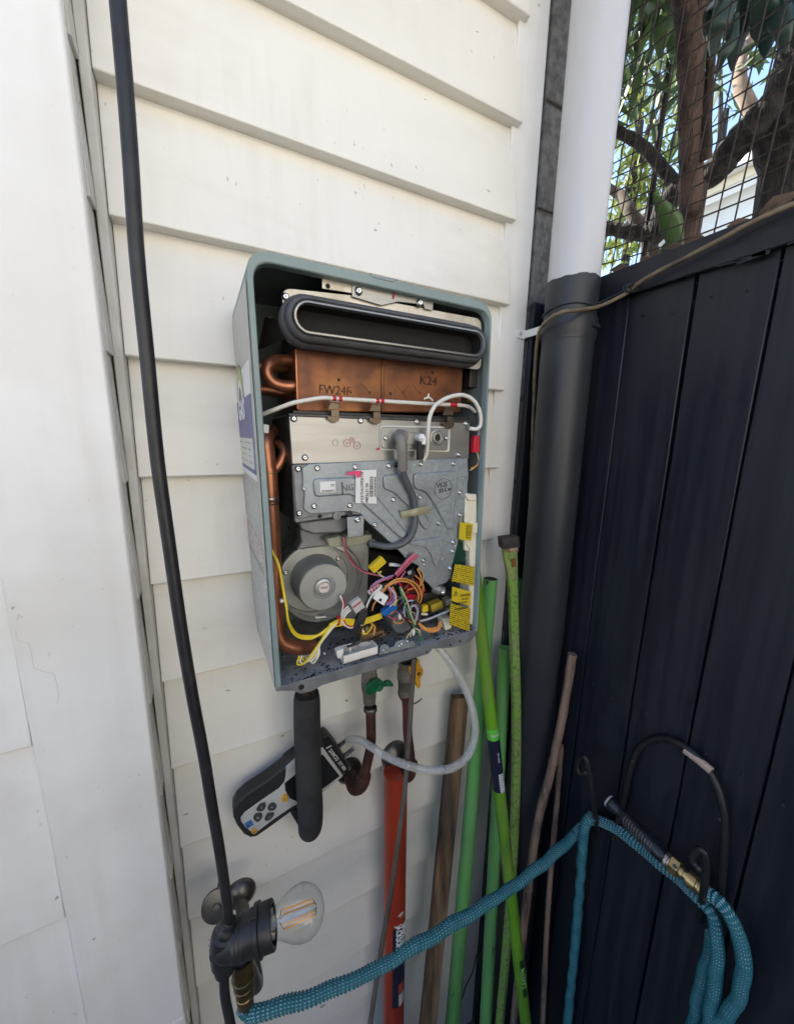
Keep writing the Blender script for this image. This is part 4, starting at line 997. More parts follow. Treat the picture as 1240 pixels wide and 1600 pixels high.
# ---- yellow and white harness, left and bottom
for d in range(3):
    e = d*5; dy = .0028*d
    wire([(200,565+e*6,-.15),(225,640+e,-.17),(258,720-e,-.183),(275,800+e,-.188),(290,880+e,-.19-dy),(300,960-e,-.19-dy),(335,1010-e,-.188),(395,1018-e,-.186),(450,985+e,-.187),(490,950+e,-.188)], 'y', r_=.0017)
for d in range(5):
    e = d*6
    wire([(470,960+e*.6,-.188),(520,938+e,-.189),(585,940+e,-.187),(640,930+e*.8,-.185),(690,912+e*.8,-.182)], 'y', r_=.0015)
for d, c in enumerate('ywyww'):
    e = d*8
    wire([(505,945,-.190),(470,975+e*.5,-.191),(430,1035+e*.3,-.192),(395+e,1085,-.192),(360+e*1.3,1118+random.uniform(-8,8),-.186),(335+e*1.6,1125-e,-.180),(345+e*1.4,1090,-.176)], c, r_=.0015)
wire([(515,838,-.172),(530,870,-.18),(522,920,-.186),(530,955,-.19),(560,972,-.19),(610,960,-.186)], 'w', r_=.0017); wire([(517,835,-.171),(533,872,-.182),(528,925,-.188),(548,965,-.191),(600,965,-.187)], 'r', r_=.0011)
m = MB(); c = A2(508,942,-.19); m.tube([c+V(.0012*math.sin(t),math.cos(t)*.006,math.sin(t)*.0065) for t in [q*math.pi/6 for q in range(12)]], .0013, 6, closed=True); part('cable_tie', m, W['r'], HT)
m = MB(); c = A2(272,858,-.188); m.obox(c, V(.003,0,0), V(0,.003,0), V(0,0,.0022)); part('cable_tie', m, PAPER, HT, bevel=.0006)
# thin leads from the ignition plug
wire([(530,590,-.175),(535,640,-.178),(560,690,-.17),(600,730,-.165),(640,745,-.17),(690,755,-.18)], 'p', r_=.0014); wire([(522,590,-.175),(545,655,-.174),(590,715,-.16),(620,735,-.16),(700,760,-.175)], 'b', r_=.0012)

# ---- wiring tangle, gas valve and connectors
ctr = A2(735,905,-.135)
m = MB(); m.lathe(A2(735,905,-.120), (0,-1,0), [(0,.022),(.040,.022),(.043,.020),(.044,.013),(.044,0)], 28); part('gas_valve_body', m, ZINC_D, HT)
m = MB(); m.prism([A2(620,640,-.09),A2(900,700,-.09),A2(960,960,-.09),A2(620,980,-.09)], (0,.07,0)); part('gas_manifold', m, SHADE_BLK, HT, bevel=.006)
m = MB(); m.prism([A2(860,830,-.15),A2(985,815,-.15),A2(985,860,-.15),A2(870,880,-.15)], (0,.03,0)); part('valve_block', m, DARKST, HT, bevel=.002)
m = MB(); m.lathe(A2(905,800,-.165), (.9,-.6,-.35), [(0,.010),(.014,.010),(.016,.007),(.022,.0068),(.0225,0)], 18); part('gas_test_nipple', m, ZINC_D, HT)
m = MB(); m.lathe(A2(945,822,-.176), (.4,-.9,-.2), [(0,.0052),(.004,.005),(.006,.003),(.0062,0)], 14); part('test_screw', m, CHROME, HT)
m = MB(); m.prism([A2(790,795,-.165),A2(860,780,-.165),A2(875,840,-.165),A2(810,870,-.165),A2(786,845,-.165)], (0,.02,0)); part('red_solenoid', m, W['r'], HT, bevel=.004)
m = MB(); m.lathe(A2(800,826,-.172), (-.1,-.5,.9), [(0,.013),(.003,.013),(.004,.008),(.014,.007),(.015,.0)], 18); part('red_knob', m, W['r'], HT)
def conn(c, u, v_, w_, mt, name):
    m = MB(); m.obox(c, u, v_, w_); o = part(name, m, mt, HT, bevel=.0012)
    return o
conn(A2(671,706,-.186), V(.0095,-.002,.0085), V(-.0042,0,.0052), V(0,.0045,0), mat('yellow_plastic', (.70,.50,.02), .35), 'yellow_connector')
conn(A2(671,706,-.1905), V(.0065,-.0015,.0058), V(-.0022,0,.003), V(0,.002,0), MATS['yellow_plastic'], 'connector_latch')
conn(A2(586,876,-.190), V(.0075,0,.0042), V(-.0045,0,.0085), V(0,.005,0), mat('grey_plastic', (.48,.46,.43), .45), 'grey_connector')
m = MB(); m.obox(A2(586,876,-.1955), V(.0065,0,.0038), V(-.0006,0,.001), V(0,.0003,0)); part('print_mark', m, RED_INK, HT)
conn(A2(682,842,-.193), V(.0085,-.002,-.0068), V(.0042,0,.0066), V(0,.005,0), PAPER, 'white_connector')
conn(A2(664,815,-.188), V(.010,-.002,.0055), V(-.0022,0,.0040), V(0,.004,0), PAPER, 'white_connector')
for q in range(4): conn(A2(645+q*12,822-q*8,-.1925), V(.0014,0,.0008), V(-.0008,0,.0016), V(0,.0006,0), W['r'], 'connector_pin')
conn(A2(702,866,-.196), V(.0022,0,-.0018), V(.0016,0,.0022), V(0,.003,0), BLACK, 'connector_socket'); conn(A2(685,856,-.1985), V(.0018,0,-.0015), V(.0012,0,.0018), V(0,.0006,0), BLACK, 'connector_socket')
conn(A2(722,893,-.188), V(.0105,0,.0058), V(-.0028,0,.0048), V(0,.005,0), W['u'], 'blue_connector'); conn(A2(700,905,-.190), V(.004,0,.0020), V(-.0015,0,.004), V(0,.005,0), W['u'], 'blue_connector')
conn(A2(605,925,-.193), V(.0042,0,.0095), V(.0055,-.001,-.0035), V(0,.0045,0), BLACK, 'taped_splice'); conn(A2(585,965,-.190), V(.0025,0,.0075), V(.0045,0,-.002), V(0,.004,0), BLACK, 'taped_splice')
conn(A2(812,742,-.192), V(.0052,0,.0032), V(-.0032,0,.0052), V(0,.005,0), BLACK, 'black_connector'); conn(A2(808,741,-.1975), V(.0028,0,.0017), V(-.0016,0,.0026), V(0,.0006,0), mat('grey_print',(.30,.30,.31),.5), 'connector_print')
conn(A2(868,890,-.18), V(.0058,0,.001), V(-.001,0,.0055), V(0,.005,0), MATS['yellow_plastic'], 'yellow_connector'); conn(A2(868,914,-.182), V(.0065,0,-.002), V(.001,0,.0018), V(0,.003,0), CREAM, 'connector_latch')
conn(A2(915,880,-.165), V(.012,0,.002), V(-.002,0,.008), V(0,.008,0), mat('ochre_plastic',(.42,.31,.03),.45), 'coil'); conn(A2(965,868,-.165), V(.006,0,.001), V(-.001,0,.010), V(0,.008,0), OLIVE, 'coil')
m = MB(); m.tube([A2(722,706,-.178),A2(745,708,-.180),A2(775,712,-.176)], [.0030,.0030,.0022], 10); part('clear_sleeve', m, mat('frosted_sleeve', (.62,.62,.62), .3), HT)
m = MB(); m.tube([A2(830,662,-.20),A2(800,690,-.198),A2(770,725,-.194),A2(750,748,-.19)], .0032, 9); part('pink_sleeve', m, W['p'], HT)
for e in (0,8): wire([(845,665+e,-.199),(812,690+e,-.198),(775,728+e,-.194),(755,752+e,-.19)], 'p')
m = MB(); m.tube(smooth_path([A2(812,752,-.193),A2(770,775,-.195),A2(730,790,-.194),A2(690,800,-.19),A2(650,840,-.19),A2(615,900,-.192)], 6), .0042, 9); part('harness_tape', m, BLACK, HT)
tang = [
 ('o',[(705,800,-.195),(750,770,-.2),(800,770,-.2),(845,800,-.199),(858,850,-.197),(840,880,-.19)]), ('o',[(700,812,-.194),(750,780,-.202),(805,782,-.202),(838,815,-.2),(846,850,-.197),(830,880,-.19)]),
 ('o',[(715,790,-.197),(690,830,-.196),(660,870,-.192),(650,900,-.186)]), ('v',[(720,800,-.199),(740,830,-.201),(735,860,-.2),(715,875,-.196),(690,868,-.193)]), ('p',[(716,800,-.2),(730,835,-.202),(722,862,-.2),(700,872,-.196)]),
 ('l',[(722,802,-.201),(748,835,-.203),(745,865,-.2),(725,882,-.197)]), ('o',[(735,800,-.2),(752,840,-.2),(748,875,-.197)]), ('w',[(690,800,-.196),(655,830,-.197),(632,870,-.196),(625,900,-.193)]), ('w',[(688,806,-.197),(650,838,-.198),(628,880,-.196)]),
 ('p',[(640,810,-.192),(665,785,-.195),(700,770,-.195),(735,760,-.193)]), ('v',[(645,800,-.192),(672,778,-.196),(710,762,-.195),(740,752,-.192)]), ('p',[(655,800,-.193),(690,775,-.196),(720,768,-.195)]),
 ('g',[(765,800,-.2),(780,850,-.201),(800,905,-.199),(822,950,-.196),(828,985,-.194)]), ('t',[(768,800,-.2),(795,855,-.202),(812,910,-.2),(832,960,-.197)]), ('k',[(760,900,-.19),(785,930,-.194),(810,960,-.195),(826,985,-.194)]),
 ('l',[(790,930,-.190),(785,890,-.195),(805,860,-.198),(840,868,-.198),(852,905,-.196),(842,950,-.194)]), ('k',[(795,940,-.190),(800,890,-.197),(825,862,-.2),(850,880,-.199),(850,930,-.196),(835,965,-.194)]), ('e',[(815,930,-.193),(812,890,-.197),(830,880,-.198),(842,905,-.197),(830,950,-.195)]),
 ('o',[(770,930,-.185),(800,945,-.188),(850,960,-.188),(900,985,-.19),(935,970,-.19),(938,945,-.185)]), ('o',[(850,965,-.188),(890,990,-.191),(930,982,-.191),(942,955,-.187)]), ('o',[(845,950,-.186),(880,975,-.189),(925,970,-.189),(932,950,-.185)]), ('o',[(845,958,-.187),(885,982,-.19),(928,978,-.19)]),
 ('e',[(850,945,-.188),(890,935,-.190),(940,915,-.191),(980,898,-.190)]), ('k',[(880,920,-.18),(930,900,-.182),(975,880,-.184)]),
 ('t',[(826,985,-.194),(805,1000,-.192),(795,1020,-.19),(800,1035,-.188)]), ('g',[(828,985,-.194),(850,1000,-.192),(858,1020,-.19),(852,1035,-.188)]), ('t',[(826,975,-.195),(815,990,-.196),(812,1010,-.195)]), ('t',[(830,975,-.195),(848,985,-.196),(852,1005,-.194)]),
 ('o',[(822,745,-.193),(850,770,-.19),(866,800,-.186),(858,830,-.182)]), ('b',[(815,755,-.193),(835,790,-.194),(850,830,-.19)]), ('t',[(845,720,-.19),(865,745,-.19),(862,780,-.188),(845,805,-.184)]), ('o',[(840,725,-.19),(856,760,-.192),(850,800,-.188)]),
 ('b',[(648,940,-.18),(655,975,-.185),(648,1000,-.19),(640,1015,-.188)]), ('o',[(645,955,-.182),(662,970,-.186),(655,1005,-.19)]), ('y',[(600,990,-.188),(620,1000,-.19),(640,985,-.188),(650,965,-.184)]),
 ('w',[(555,890,-.19),(535,910,-.19),(525,928,-.189)]), ('w',[(560,898,-.19),(542,915,-.191),(530,935,-.19)]), ('w',[(550,882,-.19),(530,902,-.19),(520,922,-.189)]),
 ('p',[(790,735,-.195),(770,765,-.198),(745,790,-.198)]), ('r',[(752,760,-.197),(765,785,-.2),(772,800,-.2)]), ('r',[(830,780,-.18),(860,790,-.178),(872,820,-.176)]), ('y',[(742,880,-.197),(752,865,-.2),(748,845,-.2)]), ('y',[(690,735,-.186),(680,745,-.184),(700,765,-.186)]), ('t',[(672,738,-.186),(690,755,-.186),(712,765,-.19)])]
for c, p in tang: wire(p, c, r_=.0013 if c != 'e' else .0020)
for q in range(26):   # more of the loose loom, in the same bunch
    a = random.uniform(0,6.28); s = random.uniform(20,60); x0_, y0_ = random.uniform(690,840), random.uniform(780,930)
    pts = [(x0_+math.cos(a+t)*s*random.uniform(.7,1.2), y0_+math.sin(a+t)*s*random.uniform(.6,1.1), -.172-random.uniform(0,.018)) for t in (0,.8,1.6,2.4,3.0)]
    wire(pts, random.choice('obpvktgwbkk'), r_=.0011)
m = MB(); m.ball(A2(824,990,-.194), .0032, 10, 6, (1,1,2.2)); part('crimp_cap', m, PAPER, HT)
m = MB(); m.ball(A2(767,925,-.186), .0032, 10, 6, (1,1,1.9)); part('crimp_cap', m, PAPER, HT)
# brass water valve at the bottom
m = MB(); m.prism([A2(600,1005,-.17),A2(700,985,-.17),A2(715,1005,-.17),A2(640,1035,-.17),A2(605,1035,-.17)], (0,.03,0)); part('water_valve', m, mat('stained_brass', (.30,.19,.08), .5, .6, c2=(.14,.09,.05), scale=60), HT, bevel=.002)
m = MB(); m.lathe(A2(618,985,-.178), (.2,-.7,.5), [(0,.007),(.004,.007),(.005,.0045),(.011,.0045),(.0115,0)], 14); part('valve_stem', m, BRASS, HT)
m = MB(); m.lathe(A2(655,985,-.165), (0,-.2,1), [(0,.006),(.006,.006),(.007,.004),(.014,.004),(.0142,0)], 12); part('valve_stem', m, BRASS, HT)
wire([(560,1050,-.19),(580,1035,-.193),(610,1030,-.194),(650,1020,-.193),(690,1000,-.185)], 'k', r_=.0018); wire([(545,1052,-.19),(565,1048,-.195),(600,1030,-.194),(600,980,-.19),(590,950,-.19)], 'k', r_=.0018)
# open white tray box
def obx(x0,y0,x1,y1): pass
q0, q1, q2, q3 = A2(528,1126,-.196), A2(676,1082,-.196), A2(676,1082,-.196)+V(.0,.03,0), A2(528,1126,-.196)+V(0,.03,0)
hz = V(0,0,.0125); tk = V(0,.0016,0)
ux = (q1-q0).normalized()
m = MB(); m.prism([q0,q1,q2,q3], (0,0,.001)); wb = part('junction_box', m, mat('off_white_plastic', (.80,.76,.70), .45, c2=(.74,.70,.63), scale=30), HT)
WBM = MATS['off_white_plastic']
for a, b, off in ((q0,q1,tk),(q3,q2,-tk),(q0,q3,ux*.0016),(q1,q2,-ux*.0016),(lerp(q0,q1,.55),lerp(q3,q2,.55),ux*.0014)):
    m = MB(); h = hz if off != ux*.0014 else hz*.8; m.prism([a, b, b+h, a+h], off); part('box_wall', m, WBM, wb, bevel=.0004)
c = lerp(q0,q3,.6)+ux*.018; m = MB(); m.cyl(c, c+hz*1.1, .003, 12); part('box_post', m, WBM, wb)
m = MB(); m.prism([A2(500,1075,-.188),A2(530,1062,-.188),A2(532,1095,-.188),A2(506,1105,-.188)], (0,.012,0)); part('box_lug', m, WBM, wb, bevel=.001)
# toothed zinc bracket
tb = [(682,1088),(684,1058),(692,1045),(715,1044),(722,1058),(745,1052),(752,1034),(775,1025),(795,1024),(800,1034),(825,1028),(832,1042),(830,1052)]
m = MB(); m.prism([A2(x,y,-.197) for x, y in tb], (0,.0014,0)); tbp = part('toothed_bracket', m, ZINC, HT, bevel=.0004)
screws(tbp, [(700,1068),(765,1050),(775,1040),(800,1030)], A2, -.198, SCREW, .6)
screws(tray, [(450,1082),(420,1088),(395,1092)], A2, -.180, SCREW, .6)
# ---------------------------------------------------------------- pipework under the heater
FOAM = mat('black_foam_lagging', (.022,.022,.024), .75, c2=(.034,.034,.036), scale=25, bump=.25, bscale=110)
OLDBR = mat('aged_brass_grey', (.26,.235,.20), .5, .6, c2=(.17,.15,.125), scale=30, bump=.2)
BRPIPE = mat('brown_painted_copper', (.085,.032,.024), .5, .15, c2=(.045,.022,.018), scale=40, bump=.5, bscale=120, specks=(.16,.09,.06), speck_scale=120, speck_amt=.08)
REDBR = mat('red_brown_pipe', (.10,.028,.022), .45, c2=(.05,.022,.018), scale=18, bump=.12)
FLANGE = mat('tarnished_chrome', (.19,.185,.175), .28, .85, specks=(.05,.04,.035), speck_scale=140, speck_amt=.1, bump=.3, bscale=90, c2=(.12,.11,.10), scale=22, rough2=.45)
VGREEN = mat('green_valve_handle', (.006,.085,.035), .35, c2=(.01,.13,.06), scale=50)
VYEL = mat('yellow_valve_handle', (.62,.32,.02), .4, c2=(.50,.24,.015), scale=40)
A4, AM, AT, AV = zc(330,1040,2.756), zc(355,1160,9.92), zc(490,1130,11.27), zc(540,1030,6.957)
lag = thing('lagged_hot_pipe', 'pipe in thick black foam lagging hanging below the heater, left', 'pipe', at(480,1090,-.075))
ly = -.078
m = MB(); m.tube([at(480,1062,ly), at(480,1100,ly)], .0085, 16); part('copper_stub', m, BRPIPE, lag)
pth = smooth_path([at(479,1084,ly), at(480,1150,ly), at(482,1210,ly), at(484.5,1258,ly), at(485,1280,ly+.006), at(484.5,1290,ly+.022), at(484,1293,ly+.045)], 7)
nP = len(pth); m = MB(); m.tube(pth, [.0240 if 2 < i else (.0215,.0232,.0238)[i] for i in range(nP)], 28); part('foam_lagging', m, FOAM, lag)
m = MB(); mouth = at(479,1083.5,ly); m.lathe(mouth, (0,0,1), [(0,.0215),(.001,.0195),(-.004,.010)], 24); part('foam_end', m, SHADE_BLK, lag)

def flange(par, c, r_, mt=FLANGE):
    m = MB(); m.lathe(c, (0,-1,0), [(-.012,r_),(.0006,r_),(.003,r_*.97),(.009,r_*.78),(.014,r_*.50),(.016,r_*.42),(.016,0)], 32); return part('wall_flange', m, mt, par)
cw = thing('cold_water_pipe', 'brown water pipe with green lever valve below the heater', 'pipe', at(578,1120,-.06))
py_ = -.060
m = MB(); m.lathe(AV(255,30,py_), (0,0,-1), [(0,.0165),(.030,.0165),(.031,.0150),(.036,.0150),(.037,.0170),(.058,.0165),(.060,.0145),(.073,.0135),(.074,.0125)], 6, smooth=False); part('union_nut', m, OLDBR, cw, bevel=.0012)
vb = AV(262,330,py_)
m = MB(); m.lathe(AV(258,170,py_), (0,0,-1), [(0,.0155),(.006,.0165),(.030,.0165),(.040,.0140),(.062,.0128)], 20); part('valve_body', m, OLDBR, cw)
m = MB(); m.lathe(AV(266,515,py_), (0,0,-1), [(0,.0122),(.002,.0140),(.008,.0142),(.010,.0122),(.012,.010)], 22); part('ring', m, FLANGE, cw)
hv = AV(350,310,py_-.022)
m = MB(); m.cyl(hv+V(-.002,.024,0), hv+V(0,.004,0), .0055, 12); part('spindle', m, OLDBR, cw)
hp = [(215,350),(240,290),(290,245),(350,215),(395,235),(415,265),(470,240),(505,255),(525,290),(505,302),(440,300),(405,310),(395,345),(350,352),(270,400),(230,385)]
m = MB(); m.prism(rounded([AV(x,y,py_-.026) for x, y in hp], .003, 3), (0,.008,0)); hd = part('lever_handle', m, VGREEN, cw, bevel=.0022, seg=3)
m = MB(); m.lathe(AV(365,310,py_-.026), (0,-1,0), [(0,.0075),(.003,.0068),(.004,.004),(.0042,0)], 16); part('lever_boss', m, VGREEN, hd)
pp = smooth_path([AV(268,540,py_), AV(275,800,py_), AV(268,960,py_), AV(235,1120,py_), AV(205,1270,py_)], 8)
m = MB(); m.tube(pp, .0102, 18); part('pipe', m, BRPIPE, cw)
m = MB(); d_ = (AV(205,1270,py_)-AV(225,1160,py_)).normalized(); m.lathe(AV(203,1275,py_), d_, [(-.006,.0105),(-.005,.0135),(.003,.0140),(.004,.0115)], 20); part('elbow_collar', m, BRPIPE, cw)
e1 = AV(190,1330,py_)
m = MB(); m.tube(smooth_path([AV(203,1275,py_), AV(185,1345,py_), AV(145,1395,py_+.004), AV(90,1400,py_+.014), AV(60,1330,py_+.030), AV(50,1250,-.012)], 7), .0135, 20); part('elbow', m, BRPIPE, cw)
flange(cw, at(546,1206,-.001), .0295, mat('dark_flange', (.055,.05,.045), .3, .6))

gp = thing('gas_pipe', 'red brown gas pipe with yellow lever valve below the heater', 'pipe', at(640,1100,-.06))
m = MB(); m.lathe(AV(650,20,py_), (0,0,-1), [(0,.0150),(.020,.0152),(.022,.0175),(.040,.0178),(.042,.0160),(.056,.0150),(.060,.0130),(.068,.0125),(.070,.0150),(.078,.0150),(.080,.0115)], 22); part('valve_body', m, OLDBR, gp)
m = MB(); m.tube(smooth_path([AV(655,400,py_), AV(668,560,py_), AV(672,800,py_), AV(690,960,py_), AV(708,1130,py_), AV(705,1220,py_)], 7), .0105, 18); part('pipe', m, REDBR, gp)
m = MB(); m.lathe(AV(715,1135,py_), (0,0,-1), [(-.003,.011),(-.002,.0135),(.005,.0138),(.006,.011)], 20); part('elbow_collar', m, BRPIPE, gp)
m = MB(); m.tube(smooth_path([AV(708,1150,py_), AV(700,1235,py_), AV(665,1270,py_+.01), AV(610,1220,py_+.03), AV(570,1140,-.012)], 7), .0132, 20); part('elbow', m, BRPIPE, gp)
flange(gp, at(617,1181,-.001), .0345)
m = MB(); m.prism(rounded([AV(x,y,py_-.026) for x, y in [(690,130),(700,90),(750,70),(775,20),(800,5),(805,60),(838,110),(840,160),(810,210),(815,290),(795,328),(770,300),(752,215),(715,185)]], .003, 3), (0,.007,0)); yh = part('lever_handle', m, VYEL, gp, bevel=.002, seg=3)
m = MB(); m.lathe(AV(785,155,py_-.026), (0,-1,0), [(0,.0095),(.004,.0088),(.0045,.0062),(.002,.0060),(.002,0)], 18); part('lever_boss', m, VYEL, yh)
m = MB(); m.lathe(AV(785,155,py_-.028), (0,-1,0), [(0,.0040),(.003,.0036),(.0032,0)], 6, smooth=False); part('lever_nut', m, DARKST, yh)
m = MB(); m.cyl(AV(700,130,py_-.004), AV(740,140,py_-.024), .005, 12); part('spindle', m, OLDBR, gp)
m = MB(); m.tube(smooth_path([AV(580,230,py_-.02),AV(578,380,py_-.02),AV(605,440,py_-.02),AV(680,495,py_-.024),AV(740,485,py_-.024),AV(790,460,py_-.024),AV(825,430,py_-.024)], 6), .0015, 8); part('tag_wire', m, DARKST, gp)

# thin flexible drain tube
THIN = mat('grey_brown_tube', (.115,.098,.082), .5, c2=(.08,.065,.055), scale=20)
m = MB(); m.tube(smooth_path([at(647,1028,-.13), at(642,1100,-.135), at(637,1180,-.14), at(628,1270,-.15), at(613,1380,-.165), at(596,1480,-.18), at(578,1600,-.20), at(566,1680,-.21)], 7), .0048, 10)
tag(part('drain_tube', m, THIN), 'thin grey brown drain tube hanging from the heater across the red handle', 'tube')

# ---- manometer tucked behind the lagged pipe
mn = thing('manometer', 'grey and black handheld pressure meter tucked behind the black lagged pipe', 'pressure meter', AM(500,1100,-.03))
MY = -.044
BOOTM = mat('black_rubber_boot', (.022,.022,.023), .55, bump=.1, bscale=200); MGREY = mat('meter_grey', (.52,.515,.49), .42, c2=(.47,.465,.445), scale=60); MBLK = mat('meter_black', (.014,.014,.015), .3)
ORG = mat('orange_key', (.62,.34,.06), .4)
def T(x, y, Y): return AM(x, y, Y)
def Tt(x, y, Y): return AT(x, y, Y)
body = [T(95,1180,MY),T(98,1060,MY),T(160,940,MY),T(300,810,MY),T(560,640,MY),T(880,400,MY),T(920,330,MY),T(1020,250,MY)]
body += [Tt(150,265,MY),Tt(240,215,MY),Tt(285,250,MY),Tt(430,420,MY),Tt(640,790,MY),Tt(610,860,MY),Tt(530,930,MY),Tt(190,1210,MY)]
body += [T(1080,1010,MY),T(960,1110,MY),T(700,1300,MY),T(460,1470,MY),T(360,1490,MY),T(260,1440,MY),T(150,1300,MY)]
m = MB(); m.prism(body, (0,.030,0)); boot = part('rubber_boot', m, BOOTM, mn, bevel=.004, seg=3)
face = [T(210,1170,MY-.001),T(270,1090,MY-.001),T(520,910,MY-.001),T(800,720,MY-.001),T(890,610,MY-.001),T(908,520,MY-.001),T(912,380,MY-.001),T(1050,250,MY-.001)]
face += [Tt(160,430,MY-.001),Tt(520,935,MY-.001),Tt(190,1205,MY-.001),T(1090,960,MY-.001),T(980,1020,MY-.001),T(700,1210,MY-.001),T(480,1380,MY-.001),T(380,1400,MY-.001),T(280,1320,MY-.001),T(215,1230,MY-.001)]
m = MB(); m.prism(face, (0,.004,0)); fc = part('face_plate', m, MGREY, mn, bevel=.001)
m = MB(); m.prism([T(890,640,MY-.0022),T(1050,510,MY-.0022),Tt(160,555,MY-.0022),Tt(460,940,MY-.0022),Tt(180,1150,MY-.0022),T(1090,930,MY-.0022),T(980,880,MY-.0022),T(900,760,MY-.0022)], (0,.003,0)); part('screen', m, MBLK, mn, bevel=.0008)
m = MB(); m.prism([Tt(150,270,MY-.0024),Tt(240,225,MY-.0024),Tt(300,270,MY-.0024),Tt(630,800,MY-.0024),Tt(600,860,MY-.0024),Tt(535,915,MY-.0024),Tt(300,560,MY-.0024),Tt(200,450,MY-.0024)], (0,.004,0)); hd = part('head', m, MBLK, mn, bevel=.0015)
rd = (Tt(545,810,MY)-Tt(300,500,MY)).normalized(); ru = V(-rd.z,0,rd.x)
if ru.z < 0: ru = -ru
text('lettering', 'SAMCO', mat('grey_lettering', (.55,.55,.55), .5), hd, Tt(352,565,MY-.0030), rd, ru, .0105, bold=.0003)
text('lettering', 'DT 850', MATS['grey_lettering'], hd, Tt(497,758,MY-.0030), rd, ru, .0090, bold=.0002)
m = MB(); m.prism([Tt(215,440,MY-.0028),Tt(310,390,MY-.0028),Tt(318,405,MY-.0028),Tt(223,458,MY-.0028)], (0,.0006,0)); part('trim_line', m, MATS['grey_lettering'], hd)
for a, b, r_ in ((Tt(420,420,MY+.012), Tt(600,275,MY+.004), .0046), (Tt(520,590,MY+.010), Tt(705,440,MY+.002), .0046)):
    m = MB(); m.tube([a, b], r_, 16); part('pressure_port', m, CHROME, mn)
def key(pts, mt, name='key'):
    m = MB(); m.prism(rounded([T(x,y,MY-.0028) for x, y in pts], .004, 4), (0,.003,0)); return part(name, m, mt, fc, bevel=.0008)
KEYM = mat('key_rubber', (.055,.055,.057), .5)
for pts, g in (([(440,1060),(500,960),(590,930),(605,1000),(560,1070),(490,1085)],'/'), ([(620,1040),(650,960),(720,935),(775,990),(740,1060),(650,1075)],'\u2022'), ([(395,1175),(440,1105),(545,1100),(550,1170),(480,1250),(430,1230)],'o'), ([(575,1190),(620,1105),(720,1090),(735,1120),(680,1200),(590,1235)],'-')):
    kk = key(pts, KEYM); c = sum((T(x,y,MY-.0032) for x, y in pts), V(0,0,0))/6; text('key_symbol', g, MATS['grey_lettering'], kk, c, rd if False else (1,0,-.0), (0,0,1), .008)
k1 = key([(830,890),(860,825),(920,800),(960,860),(930,930),(850,940)], ORG); text('key_symbol', '1', INK, k1, T(890,880,MY-.0032), (1,0,.3), (-.3,0,1), .008)
k2 = key([(365,1390),(390,1345),(440,1340),(475,1370),(450,1420),(395,1435)], ORG); text('key_symbol', 'o', INK, k2, T(420,1392,MY-.0032), (1,0,0), (0,0,1), .008)
m = MB(); m.prism([T(262,1265,MY-.0016),T(370,1200,MY-.0016),T(412,1280,MY-.0016),T(310,1345,MY-.0016)], (0,.0008,0)); bs_ = part('maker_badge', m, mat('badge_blue', (.06,.16,.36), .4), fc)
m = MB(); m.prism([T(300,1300,MY-.0022),T(335,1290,MY-.0022),T(325,1325,MY-.0022)], (0,.0004,0)); part('badge_mark', m, INK, bs_)
m = MB(); m.prism([T(980,1110,MY+.006),T(1085,1040,MY+.006),T(1180,1200,MY+.006),T(1180,1400,MY+.006),T(1120,1340,MY+.006)], (0,.016,0)); part('boot_stand', m, BOOTM, mn, bevel=.003)

# ---- clear tube from heater to the meter
CLR = bpy.data.materials.new('clear_hose'); CLR.use_nodes = True
t = CLR.node_tree; bs = t.nodes['Principled BSDF']; bs.inputs['Base Color'].default_value = (.62,.62,.60,1); bs.inputs['Roughness'].default_value = .25
tr = t.nodes.new('ShaderNodeBsdfTransparent'); mx = t.nodes.new('ShaderNodeMixShader'); lw = t.nodes.new('ShaderNodeLayerWeight'); lw.inputs[0].default_value = .45
mr = t.nodes.new('ShaderNodeMapRange'); mr.inputs['To Min'].default_value = .20; mr.inputs['To Max'].default_value = .8
t.links.new(lw.outputs['Facing'], mr.inputs['Value']); t.links.new(mr.outputs[0], mx.inputs[0]); t.links.new(tr.outputs[0], mx.inputs[1]); t.links.new(bs.outputs[0], mx.inputs[2]); t.links.new(mx.outputs[0], t.nodes['Material Output'].inputs['Surface'])
pe = Tt(590,282,MY+.0045); 
tpth = smooth_path([at(655,985,-.150), at(676,1003,-.172), at(700,1030,-.185), at(722,1065,-.19), at(737,1105,-.19), at(742,1145,-.188), at(731,1180,-.185), at(706,1200,-.178), at(672,1204,-.165), at(636,1196,-.150), at(604,1182,-.125), at(578,1166,-.095), at(560,1156,-.065), pe], 8)
m = MB(); m.tube(tpth, .0074, 16, caps=False); m.tube(tpth, .0050, 14, caps=False)
tag(part('clear_hose', m, CLR, None, fix=False), 'clear plastic tube looping from the heater base to the pressure meter', 'tube')

# ---------------------------------------------------------------- garden tools leaning in the corner
RED = mat('red_handle_paint', (.34,.038,.014), .30, c2=(.22,.020,.010), scale=12, stretch=(1,1,.12), bump=.08, bscale=60, specks=(.05,.03,.03), speck_scale=60, speck_amt=.05, marks=(.08,.03,.02))
DGRN = mat('lime_handle', (.15,.36,.02), .35, c2=(.10,.27,.015), scale=8, stretch=(1,1,.3), specks=(.03,.05,.02), speck_scale=80, speck_amt=.05, bump=.08, marks=(.06,.10,.03), c3=(.17,.26,.06), scale3=22, lo3=.5, hi3=.72, streak=(.09,.12,.04), streak_amt=.5)
LGRN = mat('light_green_handle', (.15,.40,.12), .38, c2=(.10,.31,.085), scale=6, stretch=(1,1,.3), specks=(.04,.06,.03), speck_scale=70, speck_amt=.05, bump=.08, marks=(.06,.12,.04), c3=(.17,.31,.14), scale3=20, lo3=.5, hi3=.72, streak=(.08,.14,.06), streak_amt=.5)
